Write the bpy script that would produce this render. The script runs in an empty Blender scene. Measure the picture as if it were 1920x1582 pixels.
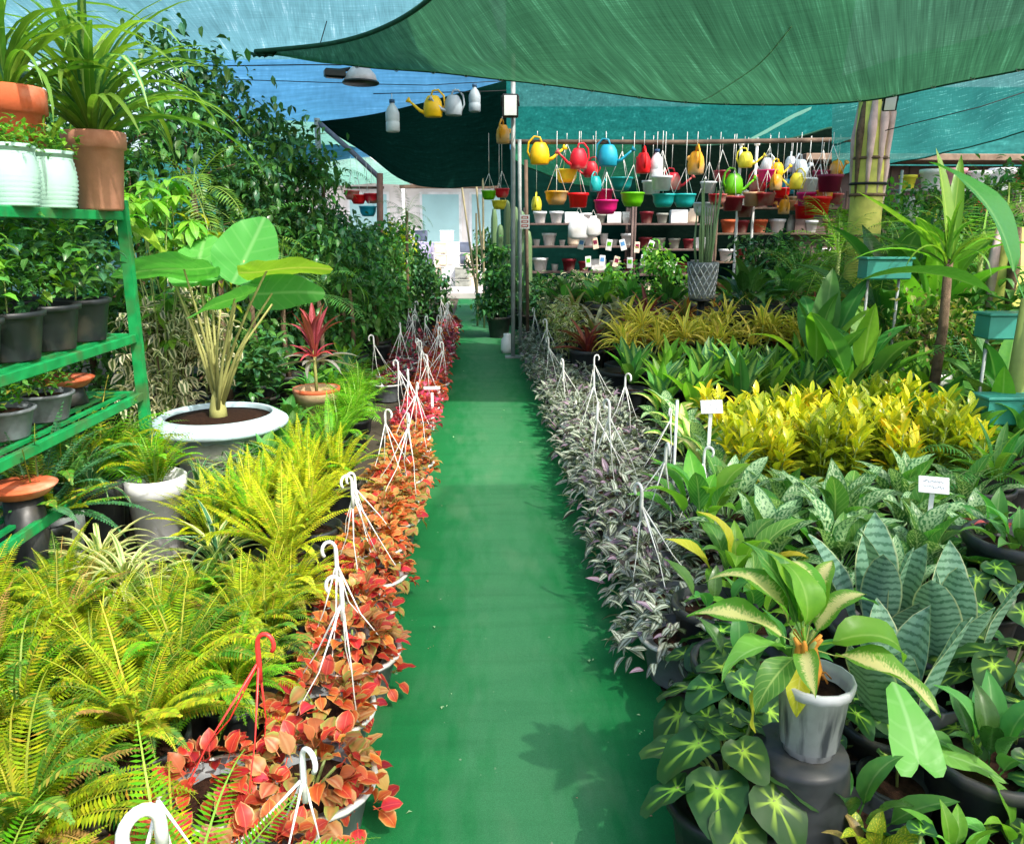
import bpy, math, random
from mathutils import Matrix, Vector
R = math.radians; PI = math.pi
S = bpy.context.scene; COL = S.collection
rnd = random.Random(7)

# ------------------------------------------------------------------ camera, sky, sun, exposure
PITCH, YAW, F, H = R(13.5), R(2.4), 1500.0, 1.6
cam = bpy.data.objects.new('camera', bpy.data.cameras.new('camera')); COL.objects.link(cam)
cam.location = (0, 0, H); cam.rotation_euler = (PI/2 - PITCH, 0, -YAW)
cam.data.sensor_width = 36; cam.data.lens = F/1920*36; cam.data.clip_start = .05; cam.data.clip_end = 600
S.camera = cam
SUN = Vector((.50, -.58, .90)).normalized()
w = bpy.data.worlds.new('World'); S.world = w; w.use_nodes = True
nt = w.node_tree; nt.nodes.clear()
sky = nt.nodes.new('ShaderNodeTexSky'); sky.sky_type = 'NISHITA'; sky.sun_disc = False
sky.dust_density = 4.0; sky.air_density = 1.0; sky.ozone_density = .6
sky.sun_elevation = math.asin(SUN.z); sky.sun_rotation = math.atan2(SUN.x, SUN.y)
bg = nt.nodes.new('ShaderNodeBackground'); bg.inputs['Strength'].default_value = .15
wo = nt.nodes.new('ShaderNodeOutputWorld')
nt.links.new(sky.outputs[0], bg.inputs[0]); nt.links.new(bg.outputs[0], wo.inputs[0])
sl = bpy.data.lights.new('sun', 'SUN'); sl.energy = 2.15; sl.angle = R(1.0); sl.color = (1, .95, .86)
so = bpy.data.objects.new('sun', sl); COL.objects.link(so); so.rotation_euler = (-SUN).to_track_quat('-Z', 'Y').to_euler()
vs = S.view_settings; S.display_settings.display_device = 'sRGB'
vs.view_transform = 'Standard'; vs.look = 'None'; vs.gamma = 1; vs.use_curve_mapping = False; vs.exposure = 1.27

# ------------------------------------------------------------------ measuring: photo pixel -> place
def ray(px, py):
    v = Vector(((px-960)/F, -(py-791)/F, -1.0))
    return cam.rotation_euler.to_matrix() @ v
def at(px, py, Y, dx=0, dz=0):
    d = ray(px, py); k = Y/d.y
    return Vector((d.x*k+dx, Y, H + d.z*k+dz))
def gx(px, Y): return (px-897)/F*(Y*math.cos(PITCH)+.3)

# ------------------------------------------------------------------ tags
def tag(o, label=None, cat=None, group=None, kind=None):
    if label: o['label'] = label
    if cat: o['category'] = cat
    if group: o['group'] = group
    if kind: o['kind'] = kind
    return o
def thing(name, label, cat, loc=(0, 0, 0), rz=0, group=None, s=1):
    o = bpy.data.objects.new(name, None); COL.objects.link(o)
    o.empty_display_size = .1; o.location = loc; o.rotation_euler = (0, 0, rz); o.scale = (s, s, s)
    return tag(o, label, cat, group)
def link(name, me, parent=None, M=None):
    o = bpy.data.objects.new(name, me); COL.objects.link(o)
    if parent: o.parent = parent
    if M is not None: o.matrix_basis = M
    return o
ORD = ('nearest second third fourth fifth sixth seventh eighth ninth tenth eleventh twelfth thirteenth fourteenth fifteenth sixteenth '
       'seventeenth eighteenth nineteenth twentieth twenty-first twenty-second twenty-third twenty-fourth twenty-fifth twenty-sixth '
       'twenty-seventh twenty-eighth twenty-ninth thirtieth thirty-first thirty-second thirty-third thirty-fourth thirty-fifth thirty-sixth thirty-seventh thirty-eighth').split()
ORD1 = ['first'] + ORD[1:]

# ------------------------------------------------------------------ colour and materials
def hx(s, k=1.0):
    o = []
    for i in (0, 2, 4):
        c = int(s[i:i+2], 16)/255
        o.append(min(1, (c/12.92 if c <= .04045 else ((c+.055)/1.055)**2.4)*k))
    return tuple(o) + (1,)
class NT:
    def __init__(s, name):
        s.m = bpy.data.materials.new(name); s.m.use_nodes = True; s.t = s.m.node_tree; s.t.nodes.clear()
        s.out = s.n('OutputMaterial')
    def n(s, typ, **kw):
        x = s.t.nodes.new('ShaderNode'+typ)
        for k, v in kw.items(): setattr(x, k, v)
        return x
    def l(s, a, b): s.t.links.new(a, b)
    def put(s, sock, v):
        if hasattr(v, 'is_output'): s.l(v, sock)
        else: sock.default_value = v
    def math(s, op, a, b=None, c=None, clamp=False):
        x = s.n('Math', operation=op, use_clamp=clamp)
        for i, v in enumerate((a, b, c)):
            if v is not None: s.put(x.inputs[i], v)
        return x.outputs[0]
    def mix(s, f, a, b, mode='MIX'):
        x = s.n('Mix', data_type='RGBA', blend_type=mode)
        s.put(x.inputs[0], f); s.put(x.inputs[6], a); s.put(x.inputs[7], b)
        return x.outputs[2]
    def ramp(s, f, stops, interp='LINEAR'):
        x = s.n('ValToRGB'); x.color_ramp.interpolation = interp
        e = x.color_ramp.elements
        while len(e) < len(stops): e.new(.5)
        for i, (p, c) in enumerate(stops):
            e[i].position = p; e[i].color = c if len(c) == 4 else tuple(c)+(1,)
        s.put(x.inputs[0], f); return x.outputs[0]
    def maprange(s, v, a, b, c=0.0, d=1.0):
        x = s.n('MapRange'); s.put(x.inputs[0], v)
        for i, q in enumerate((a, b, c, d)): x.inputs[i+1].default_value = q
        return x.outputs[0]
    def noise(s, vec, scale, detail=2):
        x = s.n('TexNoise'); x.inputs['Scale'].default_value = scale; x.inputs['Detail'].default_value = detail
        if vec is not None: s.l(vec, x.inputs['Vector'])
        return x.outputs[0]
    def rand(s):
        o = s.n('ObjectInfo').outputs['Random']; i = s.n('NewGeometry').outputs['Random Per Island']
        return s.math('FRACT', s.math('ADD', s.math('MULTIPLY', o, 7.13), i))
    def coord(s, what='Object'): return s.n('TexCoord').outputs[what]
    def stretch(s, vec, sc):
        x = s.n('Mapping'); x.inputs['Scale'].default_value = sc; s.l(vec, x.inputs[0]); return x.outputs[0]

MATS = {}
def solid(name, col, rough=.55, spec=.4, metal=0, scale=8, amt=.25, bump=.0, dirt=None, rv=0.0, trans=0):
    """painted / plastic / clay: colour with wear noise, per-object shift, optional stains and bump"""
    if name in MATS: return MATS[name]
    t = NT(name); co = t.coord()
    n = t.noise(co, scale, 4)
    k = t.maprange(n, .3, .7, 1-amt, 1+amt)
    if rv: k = t.math('MULTIPLY', k, t.maprange(t.rand(), 0, 1, 1-rv, 1+rv))
    comb = t.n('CombineXYZ')
    for i in range(3): t.l(k, comb.inputs[i])
    c = t.mix(1.0, col, comb.outputs[0], 'MULTIPLY')
    if dirt:
        d = t.maprange(t.noise(co, scale*.45, 6), .5, .68)
        c = t.mix(t.math('MULTIPLY', d, .75), c, dirt)
    p = t.n('BsdfPrincipled'); t.l(c, p.inputs['Base Color'])
    p.inputs['Metallic'].default_value = metal; p.inputs['Specular IOR Level'].default_value = spec
    t.l(t.maprange(n, .3, .7, max(.05, rough-.12), min(1, rough+.12)), p.inputs['Roughness'])
    if bump:
        b = t.n('Bump'); b.inputs['Strength'].default_value = bump; b.inputs['Distance'].default_value = .01
        t.l(t.noise(co, scale*6, 4), b.inputs['Height']); t.l(b.outputs[0], p.inputs['Normal'])
    sh = p.outputs[0]
    if trans:
        tr = t.n('BsdfTranslucent'); t.l(c, tr.inputs[0]); mx = t.n('MixShader'); mx.inputs[0].default_value = trans
        t.l(sh, mx.inputs[1]); t.l(tr.outputs[0], mx.inputs[2]); sh = mx.outputs[0]
    t.l(sh, t.out.inputs[0]); MATS[name] = t.m; return t.m

def leafmat(name, c1, c2, pat=('plain',), c3=None, trans=.32, rough=.42, val=.3, old=None, spec=.35, hue=.02):
    """leaf: two greens mixed per leaf, a pattern laid out in the leaf's own UV (u across, v along)"""
    if name in MATS: return MATS[name]
    t = NT(name)
    uv = t.n('UVMap'); sp = t.n('SeparateXYZ'); t.l(uv.outputs[0], sp.inputs[0])
    u, v = sp.outputs[0], sp.outputs[1]
    a = t.math('MULTIPLY', t.math('ABSOLUTE', t.math('SUBTRACT', u, .5)), 2)
    r = t.rand(); r2 = t.math('FRACT', t.math('MULTIPLY', r, 17.3)); r3 = t.math('FRACT', t.math('MULTIPLY', r, 41.7))
    base = t.mix(r, c1, c2)
    nz = t.noise(t.coord(), 30, 2)
    base = t.mix(t.maprange(nz, .35, .65), base, t.mix(.5, c1, c2))
    k = pat[0]
    if k == 'plain':
        base = t.mix(t.maprange(a, .12, .0, 0, .45), base, c3 or hx('b5c46a'))
    elif k == 'ramp':
        rc = t.ramp(a, pat[1]); base = t.mix(pat[2] if len(pat) > 2 else 1.0, base, rc)
    elif k == 'mid':
        wob = t.noise(t.stretch(uv.outputs[0], (3, 14, 1)), 3, 2)
        aa = t.math('ADD', a, t.maprange(wob, .3, .7, -.22, .22))
        base = t.mix(t.maprange(aa, pat[1], pat[1]*.4, 0, pat[2] if len(pat) > 2 else 1), base, c3)
    elif k == 'edge':
        base = t.mix(t.maprange(a, pat[1], pat[1]+.2, 0, 1), base, c3)
    elif k == 'vein':
        s_ = t.math('SINE', t.math('MULTIPLY', t.math('SUBTRACT', t.math('MULTIPLY', v, pat[1]), t.math('MULTIPLY', a, pat[2])), 6.283))
        f = t.math('MAXIMUM', t.maprange(s_, .72, .98, 0, pat[3]), t.maprange(a, .1, .02, 0, .8))
        base = t.mix(f, base, c3)
    elif k == 'blotch':
        b = t.noise(t.stretch(uv.outputs[0], (2.2, 5.0, 1)), pat[1], 3)
        s_ = t.math('SINE', t.math('MULTIPLY', t.math('SUBTRACT', t.math('MULTIPLY', v, 9), t.math('MULTIPLY', a, 2.4)), 6.283))
        b = t.math('ADD', b, t.math('MULTIPLY', s_, .09)); b = t.math('ADD', b, t.maprange(r3, 0, 1, -.08, .08))
        f = t.math('MULTIPLY', t.maprange(b, pat[2], pat[2]+.1), t.maprange(a, .95, .8))
        base = t.mix(f, base, c3); base = t.mix(t.maprange(a, .09, .02, 0, .7), base, c3)
    elif k == 'bands':
        wob = t.noise(t.stretch(uv.outputs[0], (2.5, 6, 1)), 4, 3)
        s_ = t.math('SINE', t.math('ADD', t.math('MULTIPLY', v, pat[1]), t.math('MULTIPLY', wob, pat[3] if len(pat) > 3 else 9)))
        base = t.mix(t.maprange(s_, .0, .8, 0, pat[2]), base, c3)
        base = t.mix(t.maprange(a, .9, .97, 0, .8), base, hx('c9cf9a'))
    elif k == 'begonia':
        x = t.math('SUBTRACT', u, .5); y = t.math('SUBTRACT', v, .38)
        ang = t.math('ARCTAN2', x, y); rr = t.math('SQRT', t.math('ADD', t.math('MULTIPLY', x, x), t.math('MULTIPLY', y, y)))
        cs = t.math('COSINE', t.math('MULTIPLY', ang, 7))
        f = t.math('MULTIPLY', t.maprange(cs, .35, .95), t.maprange(rr, .42, .08))
        f = t.math('MAXIMUM', f, t.maprange(rr, .14, .05))
        base = t.mix(f, base, c3)
        base = t.mix(t.maprange(nz, .62, .8, 0, .25), base, hx('5f8a50'))
    if old:
        base = t.mix(t.math('MULTIPLY', t.maprange(r2, .86, .95), .8), base, old)
    hs = t.n('HueSaturation'); t.l(base, hs.inputs['Color'])
    t.l(t.maprange(r3, 0, 1, .5-hue, .5+hue), hs.inputs['Hue']); t.l(t.maprange(r2, 0, 1, 1-val, 1+val), hs.inputs['Value'])
    p = t.n('BsdfPrincipled'); t.l(hs.outputs[0], p.inputs['Base Color']); p.inputs['Specular IOR Level'].default_value = spec
    t.l(t.maprange(nz, .3, .7, rough-.1, rough+.12), p.inputs['Roughness'])
    tr = t.n('BsdfTranslucent')
    t.l(t.mix(1.0, hs.outputs[0], (1.38, 1.48, .7, 1), 'MULTIPLY'), tr.inputs[0])
    mx = t.n('MixShader'); mx.inputs[0].default_value = trans
    t.l(p.outputs[0], mx.inputs[1]); t.l(tr.outputs[0], mx.inputs[2]); t.l(mx.outputs[0], t.out.inputs[0])
    MATS[name] = t.m; return t.m

def netmat(name, col, hole=.25, tl=.6, streak=(40, 3), amt=.4, light=None, lightamt=.35):
    """woven shade cloth: thread scatters and passes light, small open share between threads; weave streaks along UV"""
    if name in MATS: return MATS[name]
    t = NT(name); uv = t.n('UVMap').outputs[0]
    n1 = t.noise(t.stretch(uv, (streak[0], streak[1], 1)), 1, 5); n2 = t.noise(t.stretch(uv, (streak[0]*5, streak[1]*2, 1)), 1, 3)
    n3 = t.noise(t.coord(), .6, 3); n4 = t.noise(t.stretch(uv, (streak[1]*3, streak[0]*3, 1)), 1, 3)
    k = t.math('ADD', t.math('MULTIPLY', n1, .4), t.math('ADD', t.math('MULTIPLY', n2, .35), t.math('MULTIPLY', n4, .25)))
    kk = t.math('MULTIPLY', t.maprange(k, .36, .64, 1-amt, 1+amt), t.maprange(n3, .3, .7, .82, 1.18))
    comb = t.n('CombineXYZ')
    for i in range(3): t.l(kk, comb.inputs[i])
    c = t.mix(1.0, col, comb.outputs[0], 'MULTIPLY')
    c = t.mix(t.maprange(k, .56, .68, 0, lightamt), c, light or (.7, .9, .8, 1))
    d = t.n('BsdfDiffuse'); t.l(c, d.inputs[0]); tr = t.n('BsdfTranslucent'); t.l(c, tr.inputs[0])
    mx = t.n('MixShader'); mx.inputs[0].default_value = tl; t.l(d.outputs[0], mx.inputs[1]); t.l(tr.outputs[0], mx.inputs[2])
    if hole:
        tp = t.n('BsdfTransparent'); m2 = t.n('MixShader')
        t.l(t.maprange(k, .35, .65, hole*.5, hole*1.5), m2.inputs[0])
        t.l(mx.outputs[0], m2.inputs[1]); t.l(tp.outputs[0], m2.inputs[2]); mx = m2
    t.l(mx.outputs[0], t.out.inputs[0]); MATS[name] = t.m; return t.m

# ------------------------------------------------------------------ mesh building
class MB:
    def __init__(s): s.V = []; s.Fc = []; s.U = []; s.MI = []; s.mats = []; s.SM = []
    def mi(s, m):
        if m not in s.mats: s.mats.append(m)
        return s.mats.index(m)
    def raw(s, V, Fc, U, m, M=None, sm=True):
        b = len(s.V); i = s.mi(m)
        s.V += [tuple(M @ Vector(v)) for v in V] if M is not None else [tuple(v) for v in V]
        s.U += U if U else [(.5, .5)]*len(V)
        for f in Fc: s.Fc.append(tuple(b+q for q in f)); s.MI.append(i); s.SM.append(sm)
    def tube(s, pts, r, m, n=6, cap=True):
        pts = [Vector(p) for p in pts]; k = len(pts)
        rs = r if isinstance(r, (list, tuple)) else [r]*k
        V = []; U = []; Fc = []; prev = None
        for i, p in enumerate(pts):
            d = (pts[min(i+1, k-1)]-pts[max(i-1, 0)]); d = d.normalized() if d.length > 1e-9 else Vector((0, 0, 1))
            if prev is None: x = d.orthogonal().normalized()
            else:
                x = prev - d*prev.dot(d); x = x.normalized() if x.length > 1e-6 else d.orthogonal().normalized()
            prev = x; y = d.cross(x)
            for j in range(n):
                a = 2*PI*j/n; V.append(p + (x*math.cos(a)+y*math.sin(a))*rs[i]); U.append((j/n, i/max(1, k-1)))
        for i in range(k-1):
            for j in range(n): Fc.append((i*n+j, i*n+(j+1) % n, (i+1)*n+(j+1) % n, (i+1)*n+j))
        if cap: Fc += [tuple(range(n-1, -1, -1)), tuple((k-1)*n+j for j in range(n))]
        s.raw(V, Fc, U, m)
    def lathe(s, prof, m, n=20, M=None, flute=0, nf=0, sq=1.0, cap=True):
        V = []; U = []; Fc = []; k = len(prof)
        for i, (r, z) in enumerate(prof):
            for j in range(n):
                a = 2*PI*j/n; q = r*(1+flute*(math.cos(nf*a) if nf else 0))
                V.append((q*math.cos(a), q*math.sin(a)*sq, z)); U.append((j/n, i/(k-1)))
        for i in range(k-1):
            for j in range(n): Fc.append((i*n+j, i*n+(j+1) % n, (i+1)*n+(j+1) % n, (i+1)*n+j))
        if cap and prof[0][0] > 1e-5: Fc.append(tuple(range(n-1, -1, -1)))
        if cap and prof[-1][0] > 1e-5: Fc.append(tuple((k-1)*n+j for j in range(n)))
        s.raw(V, Fc, U, m, M)
    def box(s, c, d, m, M=None, bev=.0):
        x, y, z = (q/2 for q in d); V = []
        T = Matrix.Translation(c)
        if M is not None: T = M @ T
        if bev:
            b = min(bev, x*.45, y*.45, z*.45)
            for zz, e in ((-z, b), (-z+b, 0), (z-b, 0), (z, b)):
                for sx, sy in ((-1, -1), (1, -1), (1, 1), (-1, 1)): V.append((sx*(x-e), sy*(y-e), zz))
            Fc = [(3, 2, 1, 0), (12, 13, 14, 15)]
            for i in range(3):
                for j in range(4): Fc.append((i*4+j, i*4+(j+1) % 4, i*4+4+(j+1) % 4, i*4+4+j))
        else:
            V = [(-x, -y, -z), (x, -y, -z), (x, y, -z), (-x, y, -z), (-x, -y, z), (x, -y, z), (x, y, z), (-x, y, z)]
            Fc = [(3, 2, 1, 0), (4, 5, 6, 7), (0, 1, 5, 4), (1, 2, 6, 5), (2, 3, 7, 6), (3, 0, 4, 7)]
        s.raw(V, Fc, None, m, T, False)
    def mesh(s, name, smooth=True):
        me = bpy.data.meshes.new(name); me.from_pydata(s.V, [], s.Fc)
        for m in s.mats: me.materials.append(m)
        me.polygons.foreach_set('material_index', s.MI)
        if smooth: me.polygons.foreach_set('use_smooth', s.SM)
        uv = me.uv_layers.new(name='UVMap'); fl = []
        for f in s.Fc:
            for q in f: fl += s.U[q]
        uv.data.foreach_set('uv', fl); me.update(); return me
    def obj(s, name, parent=None, M=None, smooth=True): return link(name, s.mesh(name, smooth), parent, M)

def leaf_t(L, W, peak=.42, sharp=.9, bend=30, fold=.15, nt=7, nu=3, ripple=0., stalk=0., base=0., seed=0, sw=.004):
    """blade along +Y, face up; bend = degrees it droops along its length"""
    q = random.Random(seed); V = []; U = []; Fc = []; k = math.log(.5)/math.log(peak)
    y = z = 0.; row = 0
    def add(hw, up, v, cross):
        for i in range(nu):
            a = -1+2*i/(nu-1)
            V.append((a*hw, y, z + abs(a)*hw*fold*2*cross + (ripple*W*math.sin(v*11+a*2+seed)*abs(a) if cross else 0))); U.append((.5+a*.5, v))
    if stalk:
        for j in range(2):
            y = stalk*j*.98; add(sw, 0, 0, 0)
    for i in range(nt+1):
        t = i/nt; hw = W/2*max(0, math.sin(PI*min(.9995, max(.0005, t**k))))**sharp
        hw = max(hw, W*.015 if 0 < i < nt else W*.004, base*W/2*(1-t*3) if base else 0)
        if i:
            th = R(-bend*((i-.5)/nt)**1.2 + bend*.15); y += L/nt*math.cos(th); z += L/nt*math.sin(th)
        add(hw, 0, t, 1)
    n = len(V)//nu
    for i in range(n-1):
        for j in range(nu-1): Fc.append((i*nu+j, i*nu+j+1, (i+1)*nu+j+1, (i+1)*nu+j))
    return V, Fc, U
def heart_t(L, W, bend=20, nr=4, na=20, lobe=.22, cup=.1, point=.25, stalk=0):
    """peltate / heart shaped blade fanned round its stalk point at the origin, tip towards +Y"""
    V = [(0, 0, 0)]; U = [(.5, .38)]; Fc = []
    for i in range(1, nr+1):
        f = i/nr
        for j in range(na):
            a = 2*PI*j/na; c = math.cos(a); s_ = math.sin(a)
            rx = W/2; ry = L*.62 if c > 0 else L*.38
            rr = 1 + point*max(0, c)**6 - lobe*1.6*max(0, -c)**5
            x = s_*rx*rr*f*(1-.12*max(0, c)**2); y = c*ry*rr*f
            z = cup*W*f*f*(.6+.4*math.sin(3*a)+.45*math.sin(7*a+1)*f) - R(bend)*.5*y*abs(y)/L
            V.append((x, y, z)); U.append((.5+s_*.5*f, .38+.5*c*f))
    for j in range(na): Fc.append((0, 1+j, 1+(j+1) % na)[::-1])
    for i in range(nr-1):
        for j in range(na):
            a, b = 1+i*na+j, 1+i*na+(j+1) % na; Fc.append((a, a+na, b+na, b)[::-1])
    return V, Fc, U
def frond_t(L, W, n=22, bend=80, droop=.15, peak=.35, pw=.85, seed=0, start=.12):
    """fern or palm frond: rachis along +Y with paired pinnae"""
    q = random.Random(seed); V = []; U = []; Fc = []; y = z = 0.
    P = [(0, 0, 0)]; m = n+int(n*start)
    for i in range(1, m+1):
        th = R(-bend*((i-.5)/m)**1.3); y += L/m*math.cos(th); z += L/m*math.sin(th); P.append((y, z, th))
    k = math.log(.5)/math.log(peak)
    for i, (y, z, th) in enumerate([(p[0], p[1], p[2]) for p in P]):
        rw = .004*L/.4*(1-.7*i/m); V += [(-rw, y, z), (rw, y, z)]; U += [(.5, i/m)]*2
        if i: Fc.append((i*2-2, i*2-1, i*2+1, i*2))
    sp = L/m*pw
    for i in range(int(n*start), m):
        t = (i-int(n*start)+.6)/n; hw = W/2*max(.06, math.sin(PI*min(.97, max(.03, t**k)))**.8)*q.uniform(.9, 1.06)
        y, z, th = P[i][0], P[i][1], P[i][2]
        for s_ in (-1, 1):
            b = len(V); f = hw*.35; dz = -droop*hw*q.uniform(.4, 1.6)
            ca, sa = math.cos(th), math.sin(th)
            def pt(x, a, h): V.append((x, y+a*ca-h*sa, z+a*sa+h*ca))
            pt(0, 0, .001); pt(s_*hw*.5, -sp*.42+f*.4, dz*.2+.004); pt(s_*hw, f, dz); pt(s_*hw*.5, sp*.5+f*.4, dz*.2-.002)
            U += [(.5, t), (.5+s_*.22, t), (.5+s_*.5, t), (.5+s_*.22, t)]
            Fc.append((b, b+1, b+2, b+3) if s_ > 0 else (b+3, b+2, b+1, b))
    return V, Fc, U

TM = {}
def T(key, fn=None, *a, **k):
    if key not in TM: TM[key] = fn(*a, **k)
    return key
LM = {}
def leafmesh(key, mat, name='leaf'):
    if (key, mat.name) not in LM:
        b = MB(); V, Fc, U = TM[key]; b.raw(V, Fc, U, mat); LM[(key, mat.name)] = b.mesh(name)
    return LM[(key, mat.name)]
def MX(loc, az=0, el=0, roll=0, s=1):
    return Matrix.Translation(loc) @ Matrix.Rotation(az, 4, 'Z') @ Matrix.Rotation(el, 4, 'X') @ Matrix.Rotation(roll, 4, 'Y') @ Matrix.Scale(s, 4)

# ------------------------------------------------------------------ materials used by the place
black = solid('black nursery plastic', hx('23282a'), .45, .4, amt=.3, dirt=hx('4a463c'), scale=14, rv=.3)
greyp = solid('weathered grey plastic', hx('6d7478'), .5, .4, amt=.25, dirt=hx('3b3a36'), scale=18)
rimw = solid('pale basket plastic', hx('c9cdc8'), .45, .4, amt=.1, dirt=hx('8d8b7d'), scale=20)
hookm = solid('white hanger plastic', hx('e6e8e4'), .4, .5, amt=.06, scale=30, dirt=hx('b3b1a4'))
redp = solid('red hanger plastic', hx('e03a35'), .4, .5, amt=.08)
soilm = solid('potting soil', hx('35241b'), .95, .1, amt=.6, scale=60, bump=.8)
terra = solid('terracotta', hx('c2603c'), .75, .2, amt=.16, dirt=hx('d9a489'), scale=10, bump=.1)
terral = solid('pale terracotta', hx('c08a70'), .8, .2, amt=.14, dirt=hx('a56a4c'), scale=12, bump=.1)
tanpot = solid('tan clay', hx('b39a78'), .8, .2, amt=.16, dirt=hx('8a7250'), scale=12, bump=.1)
whitep = solid('white glazed clay', hx('e9eaec'), .3, .5, amt=.05, dirt=hx('b9b7aa'), scale=9)
bluep = solid('pale blue cement', hx('b4cbd2'), .75, .25, amt=.12, dirt=hx('8fa0a0'), scale=9, bump=.15)
greyc = solid('grey cement', hx('a3a69c'), .85, .2, amt=.2, dirt=hx('6c7063'), scale=10, bump=.25)
mint = solid('pale mint plastic', hx('a6cdbc'), .45, .4, amt=.08, scale=9)
gsteel = solid('green painted steel', hx('0f8a48'), .45, .5, amt=.25, dirt=hx('4a5a34'), scale=16)
steel = solid('grey painted steel', hx('8f9796'), .45, .5, amt=.2, dirt=hx('5c5c56'), scale=9)
bamb = solid('bamboo', hx('a59b78'), .6, .3, amt=.2, scale=12)
wood = solid('old dark wood', hx('6a5a4c'), .8, .2, amt=.35, scale=7, bump=.2, dirt=hx('3a322b'))
bark = solid('grey brown bark', hx('6b5a48'), .9, .15, amt=.4, scale=22, bump=.7)
petg = solid('pale green stalk', hx('8fa35a'), .5, .3, amt=.2, rv=.2, trans=.15)
pett = solid('tan leaf stalk', hx('a3a362'), .55, .3, amt=.2, trans=.1)
ropem = solid('thin dark wire', hx('23282a'), .7, .2)
strm = solid('pale string', hx('d8dbd4'), .6, .3)
whitem = solid('white enamel', hx('eceeee'), .35, .5, amt=.05, dirt=hx('c9c8c0'), scale=5)
darkm = solid('black enamel', hx('15181a'), .4, .5)
inkm = solid('dark blue ink', hx('3c5a78'), .8, .1)
silverm = solid('silvered ceramic', hx('a9adaf'), .3, .6, metal=.5, amt=.2, scale=9)
pinkp = solid('bleached petal', hx('c58a74'), .7, .2, amt=.3, scale=20)

yfern = leafmat('yellow green fern', hx('b4bc1e', .92), hx('7da41c', .85), ('plain',), hx('d9d25a'), val=.42, trans=.36, old=hx('a8862c', .8), hue=.03, rough=.5, spec=.25)
dfern = leafmat('dry brown fern', hx('8a6a38'), hx('a88a4a'), ('plain',), hx('b89a5a'), val=.3, trans=.25)
gfern = leafmat('mid green fern', hx('467f22', .85), hx('6a9a2a', .85), ('plain',), hx('a8b860'), val=.42, old=hx('9a8a3a'), hue=.03, rough=.5)
lfern = leafmat('lime green fern', hx('7fbf20', .85), hx('5fa81c', .85), ('plain',), hx('b5d060'), val=.28, trans=.4)
afern = leafmat('yellow asparagus fern', hx('cfc824', .95), hx('94b61c', .95), ('plain',), hx('d8d04a'), val=.3, trans=.4)
dgreen = leafmat('dark glossy green', hx('34602a'), hx('4a7434'), ('plain',), hx('6f9a5c'), val=.4, rough=.3, trans=.22)
mgreen = leafmat('mid green', hx('3f7f3a'), hx('5a9440'), ('plain',), hx('9abf78'), val=.35)
bgreen = leafmat('bluish dark green', hx('30643f'), hx('447648'), ('plain',), hx('74a586'), val=.35, rough=.3, trans=.2)
lgreen = leafmat('fresh light green', hx('84b83a'), hx('5f9f30'), ('plain',), hx('b8d878'), val=.25, trans=.4)
varieg = leafmat('cream edged ficus', hx('4a6038'), hx('5f7444'), ('edge', .35), hx('d9d3b0'), val=.3)
strapg = leafmat('strap leaf green', hx('4f7f2c'), hx('79a038'), ('plain',), hx('b0c468'), val=.35, trans=.36)
strapd = leafmat('striped strap leaf', hx('33683c'), hx('4d7f4c'), ('mid', .5, .9), hx('9fbf6a'), val=.3)
spiderl = leafmat('cream striped spider leaf', hx('d5d49a'), hx('b9c070'), ('mid', .55, .85), hx('5c8a3c'), val=.25)
spiderd = leafmat('green spider leaf', hx('4c7c48'), hx('2f6644'), ('edge', .72), hx('c5cf9c'), val=.3)
colr = leafmat('red coleus', hx('cc4440'), hx('b45a40'), ('ramp', [(0, hx('dc6450')), (.1, hx('b0182a')), (.5, hx('c83228')), (.82, hx('c0552e')), (.93, hx('d9b078')), (1, hx('b0a860'))], .72), val=.42, old=hx('8a5a34'), trans=.36, hue=.012)
colo = leafmat('orange coleus', hx('d47c3a'), hx('bf4a34'), ('ramp', [(0, hx('e0985a')), (.1, hx('c03424')), (.45, hx('d0582a')), (.8, hx('d88a3c')), (.92, hx('e0c080')), (1, hx('b8b060'))], .6), val=.38, old=hx('9a8a4a'), trans=.36, hue=.015)
colp = leafmat('pink coleus', hx('c83a5c'), hx('b0304c'), ('ramp', [(0, hx('e06a80')), (.5, hx('c03a58')), (1, hx('9a5a4a'))], .7), val=.28, trans=.34)
colb = leafmat('burgundy coleus', hx('6a2434'), hx('8a3a44'), ('ramp', [(0, hx('9a3a50')), (.5, hx('6a2438')), (1, hx('5a4030'))], .6), val=.3, trans=.25)
colq = leafmat('peach olive coleus', hx('b88848'), hx('94583a'), ('ramp', [(0, hx('d9b088')), (.3, hx('b8603f')), (.8, hx('c99a64')), (1, hx('a0a05a'))], .6), val=.35, old=hx('7a6a3a'), trans=.3)
colg = leafmat('green backed coleus', hx('7a8a3c'), hx('9a7a44'), ('ramp', [(0, hx('c07a50')), (.35, hx('a86a44')), (.8, hx('8a9a48')), (1, hx('a0b058'))], .6), val=.3, trans=.3)
jewp = leafmat('purple backed jew', hx('6a4a58'), hx('7a6068'), ('ramp', [(0, hx('5a3a4a')), (.3, hx('a090a0')), (.6, hx('8f8090')), (1, hx('6a4a5a'))], .8), val=.3, rough=.35, trans=.18)
jewl = leafmat('silver striped jew', hx('4a6a58'), hx('5f6a66'), ('ramp', [(0, hx('5a6048')), (.16, hx('5f6450')), (.30, hx('b9c2b0')), (.62, hx('a4ad9c')), (.76, hx('4a5a42')), (1, hx('6a6a58'))], .85), val=.3, rough=.32, trans=.18, spec=.5)
croy = leafmat('yellow croton', hx('e8da2c'), hx('b8c42c'), ('mid', .3, .6), hx('8fb030'), val=.25, rough=.32, trans=.3, old=hx('e0b020'))
crog = leafmat('green croton', hx('6a9028'), hx('94a82c'), ('blotch', 4, .52), hx('d0c83a'), val=.3, rough=.32, trans=.3)
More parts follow.
